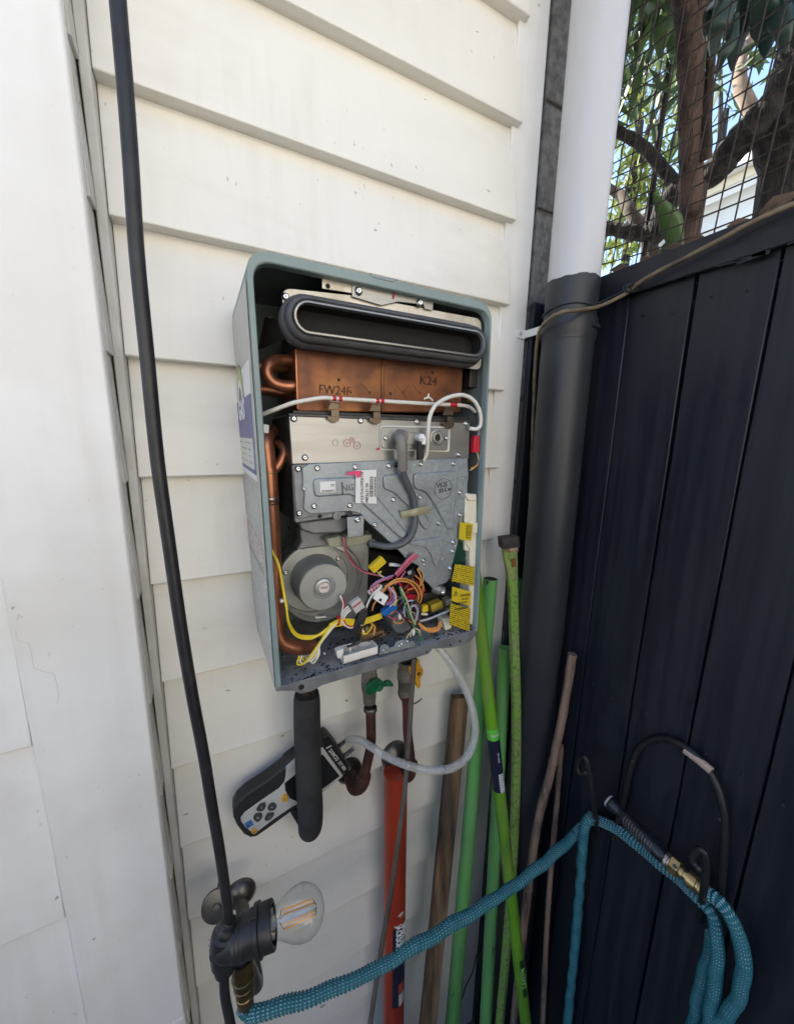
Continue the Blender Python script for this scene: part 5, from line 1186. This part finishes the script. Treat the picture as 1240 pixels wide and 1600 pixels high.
DIRTYG = mat('dirty_green_steel', (.20,.36,.06), .5, c2=(.25,.30,.12), scale=30, lo=.42, hi=.62, c3=(.10,.17,.05), scale3=120, lo3=.5, hi3=.66, bump=.3, bscale=120)
def to_ground(a, b):
    """carry the line a-b on down to the ground"""
    d = (b-a); t = (GZ - a.z)/d.z; return a + d*t
def pole(name, lab, cat, a, b, r_, mt, n=20, group=None):
    g = to_ground(a, b); o = thing(name, lab, cat, g, group)
    m = MB(); m.tube([a, lerp(a,g,.33), lerp(a,g,.66), g], r_, n); return o, a, g, part('shaft', m, mt, o)
def on_pole(a, g, p_, r_):
    """point on the face of the shaft that looks at the camera, at the height of p_"""
    t = (a.z-p_.z)/(a.z-g.z); c = lerp(a, g, t); v = (CAM-c); ax = (g-a).normalized(); v = (v - ax*v.dot(ax)).normalized(); return c, v, ax
def pole_z(a, g, py):
    """height at which the shaft a-g shows at picture row py"""
    lo, hi = 0.0, 1.0
    for _ in range(40):
        t = (lo+hi)/2; d = rot.transposed() @ (lerp(a, g, t)-CAM)
        if 800.0 + F_PX*d.y/d.z < py: lo = t
        else: hi = t
    return lerp(a, g, lo).z
def wrap(name, a, g, z0, z1, r_, mt, par, a0=-1.5, a1=1.5, k=12):
    """label wrapped round the part of a shaft that faces the camera"""
    m = MB(); vs = []
    for z in (z0, z1):
        c, v, ax = on_pole(a, g, V(0,0,z), r_); s = v.cross(ax)
        for j in range(k+1):
            t = a0 + (a1-a0)*j/k; vs.append(c + (v*math.cos(t) + s*math.sin(t))*r_)
    m.add(vs, [(j,j+1,k+2+j,k+1+j) for j in range(k)], True); o = part(name, m, mt, par, fix=False); return o
def pole_text(body, a, g, z, r_, mt, par, size, down=True, ang=0.0, sx=1.0, bold=.0):
    c, v, ax = on_pole(a, g, V(0,0,z), r_); s = v.cross(ax); n = v*math.cos(ang)+s*math.sin(ang)
    ux = ax if down else -ax; uz = n.cross(ux)
    ob = text('lettering', body, mt, par, V(0,0,0), ux, uz, size, sx=sx, bold=bold)
    un = ux.cross(uz)      # bend the flat letters round the shaft
    for vv in ob.data.vertices:
        lx, lz, ln = vv.co.dot(ux), vv.co.dot(uz), vv.co.dot(un); th = lz/r_
        vv.co = c + ux*lx + (n*math.cos(th) + uz*math.sin(th))*(r_+.0005+ln)
    return ob
# red mattock handle
rh, a, g, s_ = pole('mattock', 'red handled garden tool standing against the white boards', 'garden tool', at(618,1206,-.034), at(614,1600,-.060), .0275, RED, 28)
NAVY = mat('navy_label', (.012,.014,.035), .4); 
zA, zB = pole_z(a, g, 1432), pole_z(a, g, 1552)
wrap('label', a, g, zA, zB, .0279, NAVY, s_, -.1, 1.5)
pole_text('SPEAR &', a, g, pole_z(a, g, 1445), .0282, WHITE_INK, s_, .0200, True, .95, sx=.82, bold=.0006); pole_text('JACKSON', a, g, pole_z(a, g, 1445), .0282, WHITE_INK, s_, .0200, True, .42, sx=.82, bold=.0007)
pole_text('\u03c8', a, g, pole_z(a, g, 1412), .0282, WHITE_INK, s_, .020, True, .62)
c, v, ax = on_pole(a, g, V(0,0,pole_z(a, g, 1484)), .02); sdir = v.cross(ax)
ob = text('lettering', 'Mattock', WHITE_INK, s_, V(0,0,0), sdir, -ax, .0165, sx=.8)
for vv in ob.data.vertices:
    lx, lz = vv.co.dot(sdir), vv.co.dot(-ax); th = .62 + lx/.0283; vv.co = c - ax*lz + (v*math.cos(th) + sdir*math.sin(th))*.0287
wrap('label_seal', a, g, pole_z(a, g, 1518), pole_z(a, g, 1532), .0283, mat('seal_red', (.40,.05,.04), .4), s_, .45, 1.0)
wrap('label_print', a, g, pole_z(a, g, 1534), pole_z(a, g, 1552), .0283, print_mat('mattock_print', (.6,.6,.6), (.05,.05,.05), .003, 400, 'x', .5, .5), s_, .5, 1.2)
# weathered timber stake
WOOD = mat('weathered_wood', (.20,.125,.065), .85, c2=(.055,.032,.018), scale=40, stretch=(1,1,.035), lo=.40, hi=.62, c3=(.03,.02,.014), scale3=14, lo3=.48, hi3=.62, bump=.9, bscale=90, streak=(.26,.20,.13), streak_amt=.6, specks=(.02,.015,.01), speck_scale=60, speck_amt=.1)
ta, tb_ = at(718,1088,-.030), at(668,1600,-.095); tg = to_ground(ta, tb_)
stk = thing('timber_stake', 'weathered brown timber stake leaning between red handle and green poles', 'stake', tg)
ax = (tg-ta).normalized(); sx_ = V(1,0,0); sx_ = (sx_-ax*sx_.dot(ax)).normalized(); nx = ax.cross(sx_)
sx_, nx = (sx_*math.cos(.35)+nx*math.sin(.35)), (nx*math.cos(.35)-sx_*math.sin(.35))
m = MB(); m.obox((ta+tg)/2, ax*((tg-ta).length/2), sx_*.0205, nx*.0105); part('board', m, WOOD, stk, bevel=.0015)
# light green pole with open end, left
p1, a, g, s_ = pole('green_pole', 'light green metal pole with an open dark top end beside the heater', 'pole', at(766,905,-.055), at(706,1600,-.10), [.0163,.0172,.0185,.0195], LGRN)
ax = (g-a).normalized(); m = MB(); m.lathe(a-ax*.0006, -ax, [(0,.0164),(.0006,.0162),(.0006,.0145),(-.02,.0140)], 20); part('rim', m, LGRN, p1)
m = MB(); m.lathe(a-ax*.0008, -ax, [(0,.0142),(.0001,.0)], 20); part('open_end_shade', m, SHADE_BLK, p1)  # black disc paints the shade inside the hollow pole
m = MB(); c, v, ax2 = on_pole(a, g, a+V(0,0,-.01), .016); s3 = ax2.cross(v)
m.add([a + v*.0166 + s3*.002, a + v*.0160 + s3*.0085, a + v*.0158 + s3*.0080 + ax2*.012, a + v*.0168+s3*.0055 + ax2*.009], [(0,1,2,3)]); part('rust_chip', m, mat('rust_chip', (.06,.035,.02), .8), p1, fix=False)
# lime handle with sticker, in front
p2, a, g, s_ = pole('lime_handle_tool', 'bright lime tool handle with navy sticker crossing the other green poles', 'garden tool', at(738,872,-.066), at(821,1600,-.235), .0140, DGRN)
zt_, zb_ = pole_z(a, g, 1152), pole_z(a, g, 1232)
wrap('sticker', a, g, zt_, zb_, .0143, NAVY, s_, -1.2, 1.5)
wrap('sticker_top', a, g, pole_z(a, g, 1135), zt_, .0143, mat('sticker_green', (.12,.55,.06), .4), s_, -1.2, 1.5)
wrap('sticker_bar_code', a, g, pole_z(a, g, 1203), zb_, .0146, print_mat('sticker_bars', (.75,.75,.75), (.05,.05,.06), .0040, 1, 'x', .0, .35), s_, .2, 1.2)
c, v, ax2 = on_pole(a, g, V(0,0,pole_z(a, g, 1144)), .0146); sd = v.cross(ax2)
ob = text('lettering', 'SAXON', WHITE_INK, s_, V(0,0,0), sd, -ax2, .0085, bold=.0004)
for vv in ob.data.vertices:
    lx, lz = vv.co.dot(sd), vv.co.dot(-ax2); th = .75 + lx/.0147; vv.co = c - ax2*lz + (v*math.cos(th) + sd*math.sin(th))*.0149
pole_text('hardwearing fibreglass' if False else 'IIIIII IIIII III', a, g, pole_z(a, g, 1178), .0146, MATS['grey_lettering'], s_, .006, True, .5)
zS = pole_z(a, g, 1519)
wrap('brand_patch', a, g, pole_z(a, g, 1491), pole_z(a, g, 1548), .0142, mat('deep_green_print', (.006,.045,.012), .45), s_, .10, 1.02)
pole_text('SAXON', a, g, zS, .0144, mat('pale_green_print', (.22,.5,.12), .45), s_, .0155, False, .56, sx=1.05, bold=.0005)
# light green pole behind
p3, a, g, s_ = pole('green_pole', 'light green pole half hidden behind the lime handle and crowbar', 'pole', at(789,1012,-.040), at(758,1600,-.12), .0165, LGRN)
pole_text('\u2534', a, g, pole_z(a, g, 1475), .0166, MATS['deep_green_print'], s_, .022, True, .55, bold=.0008)
p4, a, g, s_ = pole('dark_green_pole', 'narrow dark green pole showing right behind the crowbar', 'pole', at(812,906,-.030), at(789,1600,-.10), .0110, mat('dark_green_handle', (.045,.20,.06), .4, c2=(.03,.15,.04), scale=8))
# octagonal crowbar with flat end and black cap
cbt = [at(795,850,-.070), at(800,905,-.075), at(803,1000,-.085), at(806,1100,-.095), at(806,1200,-.105), at(803,1300,-.115), at(797,1400,-.125), at(789,1500,-.135), at(780,1600,-.145)]
g = to_ground(cbt[-2], cbt[-1]); cbr = thing('crowbar', 'dirty green octagonal digging bar with flat chisel end in a black cap', 'crowbar', g)
path = smooth_path(cbt + [g], 5)
m = MB(); k_ = len(path); vs = []; fs = []
u0 = V(1,0,0)
for i, p_ in enumerate(path):
    t_ = (path[min(i+1,k_-1)]-path[max(i-1,0)]).normalized(); u = (u0-t_*u0.dot(t_)).normalized(); v = t_.cross(u)
    f = max(0, 1 - i/7.0); f = f*f*(3-2*f); wu = .0118*(1-f) + .0225*f; wv = .0118*(1-f) + .0060*f
    for q in range(8):
        th = math.pi/8 + q*math.pi/4; vs.append(p_ + u*math.cos(th)*wu*1.04 + v*math.sin(th)*wv*1.04)
for i in range(k_-1):
    for q in range(8): fs.append((i*8+q, i*8+(q+1)%8, (i+1)*8+(q+1)%8, (i+1)*8+q))
fs += [tuple(range(8)), tuple(range(k_*8-1, k_*8-9, -1))]
m.add(vs, fs); part('bar', m, DIRTYG, cbr, bevel=.0006)
m = MB(); top = path[0]; tt_ = (path[1]-path[0]).normalized()
m.obox(top - tt_*.006, V(.0250,0,0), V(0,.0095,.001), tt_*.0135); part('black_cap', m, mat('scuffed_black_plastic', (.035,.034,.033), .6, c2=(.06,.055,.05), scale=80, bump=.3), cbr, bevel=.003)
vw = (CAM-top).normalized()
m = MB(); m.obox(top + tt_*.0125 - V(0,.0070,0), V(.0185,0,0), V(0,.0008,0), tt_*.005); part('worn_band', m, mat('worn_rust', (.42,.34,.24), .8, c2=(.17,.075,.03), scale=160, lo=.45, hi=.55), cbr)
m = MB(); m.obox(path[3] + V(-.001,-.0088,0), V(.0062,0,0), V(0,.0022,0), tt_*.010); part('rust_patch', m, mat('rust', (.22,.07,.025), .85, c2=(.12,.12,.03), scale=170, lo=.48, hi=.56), cbr, bevel=.002)
# canes against the fence
BAMB = mat('dry_cane', (.25,.165,.12), .8, c2=(.10,.065,.05), scale=60, stretch=(1,1,.10), bump=.9, bscale=120, c3=(.40,.32,.26), scale3=30, lo3=.52, hi3=.68, specks=(.07,.045,.035), speck_scale=90, speck_amt=.12)
def cane(name, lab, pts, r_, nodes):
    p = smooth_path(pts, 8); k = len(p)
    o = thing(name, lab, 'stick', p[-1])
    rr = [r_*(1+random.uniform(-.06,.06)) for _ in range(k)]
    m = MB(); m.tube(p, rr, 14); part('stem', m, BAMB, o)
    for f in nodes:
        i = int(f*(k-2)); d = (p[i+1]-p[i]).normalized(); m = MB(); m.lathe(p[i], d, [(-.004,r_*.98),(-.001,r_*1.16),(.001,r_*1.16),(.004,r_*.98)], 14); part('node', m, BAMB, o)
    return o
s1 = [atx(894,1022,.735), atx(880,1110,.72), atx(861,1202,.705), at(837,1300,-.168), at(819,1440,-.160), at(806,1560,-.155)]; s1.append(to_ground(s1[-2], s1[-1]))
cane('thick_cane', 'thick dry brown cane leaning on the fence beside the downpipe', s1, .0098, (.33,.62))
s2 = [atx(876,1165,.745), atx(869,1260,.735), atx(861,1350,.725), atx(854,1450,.712), atx(847,1600,.695)]; s2.append(to_ground(s2[-2], s2[-1]))
cane('thin_cane', 'thin dry cane leaning behind the thick one in the fence corner', s2, .0066, (.3,.55,.75))
s3 = [atx(862,1330,.755), atx(858,1400,.752), atx(852,1500,.748)]; s3.append(to_ground(s3[-2], s3[-1]))
cane('short_twig', 'short dark twig low down beside the thin cane', s3, .004, (.4,))
m = MB(); m.tube(smooth_path([at(752,1480,-.02), at(744,1495,-.03), at(738,1520,-.03), at(728,1540,-.03), at(722,1560,-.03)], 5), .0016, 7)
tag(part('thin_wire', m, BLACK), 'thin black wire low on the wall between stake and green poles', 'wire')
# ---------------------------------------------------------------- festoon lamp on its black cable
CABLE = mat('black_rubber_cable', (.014,.014,.016), .42, c2=(.022,.022,.024), scale=40, bump=.06)
fes = thing('festoon_light', 'black festoon light cable with one clear bulb hanging before the wall', 'string light', at(356,1450,-.27))
FYL = -.275
cpth = [at(176,-190,FYL), at(178.5,-70,FYL), at(184,0,FYL), at(195,130,FYL), at(204,250,FYL), at(214,400,FYL), at(230,560,FYL), at(246,720,FYL), at(264,850,FYL), at(281,970,FYL), at(300,1085,FYL), at(318,1180,FYL), at(331,1260,FYL), at(343,1330,FYL), at(353,1400,FYL), at(358,1452,FYL)]
cpth = [cpth[1] + (cpth[1]-cpth[2])*1.6] + cpth[1:]
m = MB(); m.tube(smooth_path(cpth, 8), .0060, 16, flat=1.0); part('cable', m, CABLE, fes)
m = MB(); m.tube(smooth_path([at(351,1500,FYL), at(350,1530,FYL), at(352,1560,FYL), at(360,1600,FYL), at(372,1660,FYL), at(392,1740,FYL)], 7), .0060, 16); part('cable', m, CABLE, fes)
AF = zc(300,1350,6.4); AB = zc(280,1330,3.1)
s0, s1_ = AF(330,800,FYL), AF(815,600,FYL-.012); axd = (s1_-s0).normalized(); L_ = (s1_-s0).length
Rr = .0245
m = MB(); m.lathe(s0, axd, [(-.010,0),(-.010,Rr*.55),(-.006,Rr*.72),(.004,Rr*.84),(.010,Rr*.90),(.012,Rr*.94),(.015,Rr*.90),(.017,Rr*.95),(.020,Rr*.91),(.022,Rr*.96),(.025,Rr*.92),(.030,Rr*.96),(L_*.62,Rr*1.0),(L_*.64,Rr*1.12),(L_*.73,Rr*1.14),(L_*.75,Rr*1.02),(L_*.98,Rr*1.04),(L_,Rr*1.0),(L_,Rr*.84),(L_-.02,Rr*.80)], 36); holder = part('lamp_holder', m, CABLE, fes)
nrm = axd.cross(V(0,0,1)).normalized(); upv = nrm.cross(axd).normalized()
for s in (1,-1):
    c = s0 + axd*(L_*.685) + upv*s*Rr*1.16; m = MB(); m.obox(c, axd*.0045, nrm*.007, upv*.003); part('collar_lug', m, CABLE, holder, bevel=.001)
# cable body moulded behind the holder
m = MB(); bp_ = smooth_path([AF(380,560,FYL), AF(345,640,FYL), AF(310,760,FYL), AF(310,880,FYL), AF(320,980,FYL), AF(325,1060,FYL)], 6)
kk = len(bp_); m.tube(bp_, [(.0072,.0078,.0082,.0086,.0092,.0098)[min(i,5)] if i < 6 else (.0150 if 8 < i < 24 else .0118) for i in range(kk)], 20); part('cable_body', m, CABLE, holder)
m = MB(); m.prism(rounded([AF(290,720,FYL+.006),AF(220,760,FYL+.006),AF(165,830,FYL+.006),AF(180,905,FYL+.006),AF(270,910,FYL+.006)], .006), (0,-.012,0)); part('side_ear', m, CABLE, holder, bevel=.002)
for q in range(4):
    i = 2+q*2; d = (bp_[i+1]-bp_[i]).normalized(); m = MB(); m.lathe(bp_[i], d, [(-.0012,.0075),(0,.0092+.0004*q),(.0012,.0075)], 18); part('strain_relief_rib', m, CABLE, holder)
# bulb
GL = bpy.data.materials.new('bulb_glass'); GL.use_nodes = True; t = GL.node_tree; t.nodes.remove(t.nodes['Principled BSDF'])
tr = t.nodes.new('ShaderNodeBsdfTransparent'); tr.inputs[0].default_value = (.97,.97,.965,1); gl = t.nodes.new('ShaderNodeBsdfGlossy'); gl.inputs['Roughness'].default_value = .03
mx = t.nodes.new('ShaderNodeMixShader'); lw = t.nodes.new('ShaderNodeLayerWeight'); lw.inputs[0].default_value = .5
pw = t.nodes.new('ShaderNodeMath'); pw.operation = 'POWER'; pw.inputs[1].default_value = 3.0; t.links.new(lw.outputs['Facing'], pw.inputs[0])
sc2 = t.nodes.new('ShaderNodeMath'); sc2.operation = 'MULTIPLY_ADD'; sc2.inputs[1].default_value = .55; sc2.inputs[2].default_value = .05; t.links.new(pw.outputs[0], sc2.inputs[0])
t.links.new(sc2.outputs[0], mx.inputs[0]); t.links.new(tr.outputs[0], mx.inputs[1]); t.links.new(gl.outputs[0], mx.inputs[2]); t.links.new(mx.outputs[0], t.nodes['Material Output'].inputs['Surface'])
b0 = s1_ - axd*.012; BR_ = .0305
prof0 = [(0,.0155),(.012,.0165),(.020,.0190),(.028,.0235),(.036,.0275),(.044,.0298),(.051,BR_),(.058,.0299),(.065,.0272),(.071,.0228),(.076,.0165),(.079,.0095),(.0802,.004),(.0804,0)]
prof = [(d*.96, r*.95) for d, r in prof0]
m = MB(); m.lathe(b0, axd, prof, 40); bulb = part('bulb', m, GL, fes)
AMB = mat('amber_filament', (.80,.36,.08), .4); 
m = MB(); m.lathe(b0, axd, [(0,.008),(.010,.0075),(.016,.004),(.022,.0035),(.060,.0022),(.0605,0)], 14); part('glass_stem', m, mat('stem_glass', (.65,.66,.66), .12, alpha=.22), bulb)
for q in range(4):
    th = q*math.pi/2 + .5; o_ = nrm*math.cos(th)+upv*math.sin(th)
    m = MB(); m.tube([b0+axd*.024+o_*.0105, b0+axd*.064+o_*.0085], .0010, 8); fl_ = part('filament', m, AMB, bulb)
    m = MB(); m.tube([b0+axd*.020+o_*.003, b0+axd*.0235+o_*.0105], .0005, 6); m.tube([b0+axd*.064+o_*.0085, b0+axd*.067+o_*.002], .0005, 6); part('support_wire', m, DARKST, bulb)
m = MB(); m.lathe(b0-axd*.001, axd, [(0,.0150),(.0118,.0160)], 24); part('screw_cap', m, CHROME, bulb)

# ---------------------------------------------------------------- garden tap, teal hose, nozzle, hanger
OLDM = mat('tap_metal', (.16,.15,.135), .4, .75, c2=(.09,.08,.07), scale=28, bump=.15)
tap = thing('garden_tap', 'tarnished metal garden tap on the wall behind the bulb holder', 'tap', at(362,1400,0))
tc_ = AF(480,300,-.001)
m = MB(); m.lathe(tc_, (0,-1,0), [(-.012,.031),(.001,.031),(.006,.029),(.013,.021),(.017,.0145),(.018,0)], 32); part('wall_flange', m, FLANGE, tap)
tb1 = AF(400,560,-.09)
m = MB(); m.tube(smooth_path([tc_+V(0,-.010,0), tc_+V(.004,-.055,0), V(tc_.x+.008,-.10,tc_.z-.002), V(tc_.x+.012,-.145,tc_.z-.018), AF(500,930,-.185), AF(500,1010,-.195)], 7), .0125, 18); part('body', m, OLDM, tap)
hw = AF(255,400,-.075)
m = MB(); m.lathe(hw, (-.15,-.9,.45), [(0,.0250),(.004,.0262),(.008,.0255),(.010,.018),(.011,.008),(.014,.006),(.0145,0)], 28); part('hand_wheel', m, OLDM, tap)
m = MB(); m.tube([hw, V(tc_.x+.006,-.085,tc_.z)], .007, 12); part('spindle', m, OLDM, tap)
m = MB(); m.ball(AF(300,205,-.03), .0085, 12, 8); part('wheel_knob', m, OLDM, tap)

TEAL = bpy.data.materials.new('teal_hose_sleeve'); TEAL.use_nodes = True; t = TEAL.node_tree; N, L = t.nodes, t.links; bs = N['Principled BSDF']; bs.inputs['Roughness'].default_value = .7
def att(n): q = N.new('ShaderNodeAttribute'); q.attribute_name = n; return q.outputs['Fac']
def mth(op, a, b=None):
    n = N.new('ShaderNodeMath'); n.operation = op
    for i, q in enumerate((a, b)):
        if q is None: continue
        if hasattr(q, 'links'): L.new(q, n.inputs[i])
        else: n.inputs[i].default_value = q
    return n.outputs[0]
al, ar = att('along'), att('around')
fl0 = mth('MULTIPLY', mth('LESS_THAN', mth('FRACT', mth('DIVIDE', al, .0060)), .45), mth('LESS_THAN', mth('FRACT', mth('MULTIPLY', ar, 15.0)), .34))
nf = N.new('ShaderNodeTexNoise'); nf.inputs['Scale'].default_value = 60
fl = mth('MULTIPLY', fl0, mth('MULTIPLY', nf.outputs['Fac'], 1.5))
nn = N.new('ShaderNodeTexNoise'); nn.inputs['Scale'].default_value = 220; tcn = N.new('ShaderNodeTexCoord'); L.new(tcn.outputs['Object'], nn.inputs['Vector'])
c1 = N.new('ShaderNodeMix'); c1.data_type = 'RGBA'; c1.inputs['A'].default_value = (.006,.085,.115,1); c1.inputs['B'].default_value = (.016,.16,.195,1); L.new(nn.outputs['Fac'], c1.inputs['Factor'])
nd = N.new('ShaderNodeTexNoise'); nd.inputs['Scale'].default_value = 18; L.new(tcn.outputs['Object'], nd.inputs['Vector'])
c2 = N.new('ShaderNodeMix'); c2.data_type = 'RGBA'; L.new(fl, c2.inputs['Factor']); L.new(c1.outputs['Result'], c2.inputs['A']); c2.inputs['B'].default_value = (.40,.56,.60,1)
L.new(c2.outputs['Result'], bs.inputs['Base Color'])
def hose_run(pts, r_, par, name='hose_run', k=60, rib=.0060):
    p = smooth_path(pts, 24)
    # even steps along the line so that every rib has the same pitch
    cum = [0.0]
    for i in range(1, len(p)): cum.append(cum[-1] + (p[i]-p[i-1]).length)
    step = rib/3; out = []; j = 0; s = 0.0
    while s < cum[-1]:
        while cum[j+1] < s: j += 1
        out.append(p[j].lerp(p[j+1], (s-cum[j])/max(cum[j+1]-cum[j],1e-9))); s += step
    n = 14; rr = [r_*(1.0 + (.08,-.12,.06)[i % 3] + .05*math.sin(i*.043) + .03*math.sin(i*.17+1) + random.uniform(-.03,.03)) for i in range(len(out))]
    out = [q + V(math.sin(i*.21)*.0009, math.cos(i*.17)*.0009, math.sin(i*.13+2)*.0011) for i, q in enumerate(out)]
    m = MB(); m.tube(out, rr, n); o = part(name, m, TEAL, par, fix=False); me = o.data
    A = me.attributes.new('along', 'FLOAT', 'POINT'); B = me.attributes.new('around', 'FLOAT', 'POINT')
    for i in range(len(out)):
        for q in range(n): A.data[i*n+q].value = i*step; B.data[i*n+q].value = q/n if q <= n/2 else 1-q/n
    return o
hose = thing('garden_hose', 'teal fabric sleeved garden hose from the tap over the fence hook', 'hose', at(388,1590,-.2))
HR = .0098
e0 = AF(535,1470,-.205)
hose_run([e0+V(-.004,.0,.012), AF(570,1500,-.21), AF(680,1475,-.222), AF(860,1440,-.232), at(470,1564,-.240), at(520,1545,-.250), at(580,1519,-.258), at(640,1484,-.265), at(700,1449,-.268), at(760,1413,-.268), at(815,1376,-.262), at(862,1338,-.255), atx(897,1305,.712), atx(918,1284,.728), atx(930,1279,.742)], HR, hose)
hose_run([atx(925,1277,.720), atx(914,1288,.712), atx(910,1320,.722), atx(906,1380,.735), atx(901,1440,.742), atx(896,1500,.745), atx(890,1560,.746), atx(884,1640,.747), atx(884,1760,.746)], HR*.98, hose)
hose_run([atx(922,1283,.745), atx(945,1285,.748), atx(985,1313,.749), atx(1030,1350,.748), atx(1065,1381,.745), atx(1090,1402,.735), atx(1112,1432,.728), atx(1120,1475,.728), atx(1117,1530,.732), atx(1108,1590,.736), atx(1100,1660,.738), atx(1098,1760,.738)], HR, hose)
hose_run([atx(1106,1398,.722), atx(1125,1412,.720), atx(1145,1440,.722), atx(1158,1480,.726), atx(1161,1520,.730), atx(1152,1560,.732), atx(1132,1590,.735), atx(1105,1610,.737), atx(1080,1625,.740), atx(1066,1660,.742)], HR*1.02, hose)
hose_run([atx(1113,1465,.752), atx(1106,1500,.750), atx(1092,1550,.748), atx(1085,1590,.748), atx(1072,1650,.748)], HR, hose)
# brass tap connector
BR2 = mat('aged_brass', (.23,.155,.065), .35, .85, c2=(.13,.085,.04), scale=26, bump=.1)
bt, bb = AF(500,930,-.195), AF(545,1490,-.205); d_ = (bb-bt).normalized(); L2 = (bb-bt).length
m = MB(); m.lathe(bt, d_, [(0,.0165),(L2*.14,.0168),(L2*.30,.0165),(L2*.31,.0178),(L2*.36,.0172),(L2*.38,.0150),(L2*.46,.0148),(L2*.47,.0158),(L2*.53,.0152),(L2*.55,.0138),(L2*.63,.0132),(L2*.64,.0140),(L2*.67,.0132),(L2*.70,.0138),(L2*.74,.0122),(L2*.97,.0112),(L2,.0098),(L2,0)], 28); part('tap_connector', m, BR2, hose)
# nozzle on the fence
n0, n1 = atx(955,1256,.712), atx(1040,1343,.716); dn = (n1-n0).normalized(); Ln = (n1-n0).length
NBLK = mat('nozzle_black', (.012,.013,.018), .32)
m = MB(); m.lathe(n0, dn, [(-.004,.0105),(-.003,.0125),(.004,.0130),(.010,.0112),(.018,.0098),(.026,.0122),(.030,.0132),(Ln*.8,.0140),(Ln*.92,.0140),(Ln,.0105)], 24); noz = part('spray_nozzle', m, NBLK, hose)
m = MB(); m.lathe(n0-dn*.0042, -dn, [(0,.0128),(.0035,.0128),(.0045,.0114),(.0030,.0100),(.0030,0)], 24); part('nozzle_face', m, mat('pale_nozzle_ring', (.38,.37,.36), .45, c2=(.30,.29,.28), scale=60), noz)
for q in range(11):
    c = n0 + dn*(.034+q*.0052); m = MB(); m.tube([c + (V(0,0,1).cross(dn).normalized()*math.cos(th) + dn.cross(V(0,0,1).cross(dn).normalized())*math.sin(th))*.0143 + dn*.003*math.sin(th*2) for th in [x*math.pi/6+2.2 for x in range(6)]], .0006, 6); part('grip_rib', m, mat('grip_grey', (.13,.13,.15), .4) if 'grip_grey' not in MATS else MATS['grip_grey'], noz)
BRB = mat('bright_brass', (.50,.38,.19), .3, .9, c2=(.36,.26,.12), scale=40)
f0, f1 = n1-dn*.003, atx(1106,1398,.722); df = (f1-f0).normalized(); Lf = (f1-f0).length
m = MB(); m.lathe(f0, df, [(0,0.0108),(Lf*.03,0.0132),(Lf*.10,0.0135),(Lf*.11,0.0119),(Lf*.16,0.0119)], 22); part('brass_collar', m, mat('silver_collar', (.42,.40,.36), .3, .9), noz)
m = MB(); m.lathe(f0, df, [(Lf*.14,0.0124),(Lf*.15,0.0159),(Lf*.36,0.0159),(Lf*.37,0.0115)], 6, smooth=False); part('brass_nut', m, BRB, noz, bevel=.0008)
m = MB(); m.lathe(f0, df, [(Lf*.36,0.0092),(Lf*.40,0.0092),(Lf*.41,0.0111),(Lf*.46,0.0111),(Lf*.47,0.0086),(Lf*.54,0.0086),(Lf*.55,0.0132),(Lf*.74,0.0135),(Lf*.75,0.0105),(Lf*.80,0.0105),(Lf*.81,0.0124),(Lf,0.0128),(Lf*1.02,0.0081)], 22); part('brass_coupling', m, BRB, noz)
bw = f0+df*Lf*.25 + (CAM-f0).normalized()*.0150; m = MB(); m.lathe(bw, (CAM-f0), [(0,.0034),(.0008,.0030),(.0009,0)], 12); part('button', m, DARKST, noz)

# black steel hose hanger
HANG = mat('black_steel_rod', (.014,.014,.016), .45, bump=.1, bscale=200)
hg = thing('hose_hanger', 'black steel rod hose hanger with arch and two hooks on the fence', 'hose hanger', atx(1050,1300,.765))
m = MB(); m.tube(smooth_path([atx(958,1310,.752), atx(975,1245,.757), atx(988,1190,.758), atx(1003,1165,.758), atx(1030,1154,.758), atx(1062,1163,.758), atx(1090,1184,.758), atx(1112,1212,.757), atx(1126,1248,.755), atx(1132,1285,.754), atx(1130,1340,.752), atx(1124,1410,.752)], 8), .0062, 14); part('arch', m, HANG, hg)
g1_, g2_ = atx(1070,1172,.757), atx(1111,1205,.756)
m = MB(); m.tube([g1_, lerp(g1_,g2_,.5)+V(0,0,.001), g2_], .0072, 14); part('paper_tag', m, mat('tan_paper_tag', (.42,.31,.26), .7), hg)
for a, b in ((988,1190),(1127,1282)):
    m = MB(); c = atx(a,b,.7505); m.lathe(c, (-1,0,0), [(0,.0042),(.001,.0042),(.0018,.0030),(.0012,.0015),(.0012,0)], 14); part('screw', m, DARKST, hg)
for pts in ([atx(934,1300,.765), atx(931,1284,.735), atx(928,1262,.706), atx(924,1230,.697), atx(919,1200,.693), atx(914,1184,.691), atx(906,1186,.691), atx(902,1198,.691), atx(906,1208,.691), atx(915,1207,.692)],
            [atx(1093,1438,.765), atx(1095,1415,.735), atx(1099,1390,.706), atx(1102,1362,.698), atx(1102,1338,.694), atx(1094,1328,.692), atx(1085,1334,.692), atx(1083,1346,.692), atx(1090,1356,.692)]):
    m = MB(); m.tube(smooth_path(pts, 7), .0056, 12); hk = part('hook', m, HANG, hg)
    m = MB(); m.ball(pts[-1], .0066, 10, 8); part('hook_tip', m, HANG, hk)
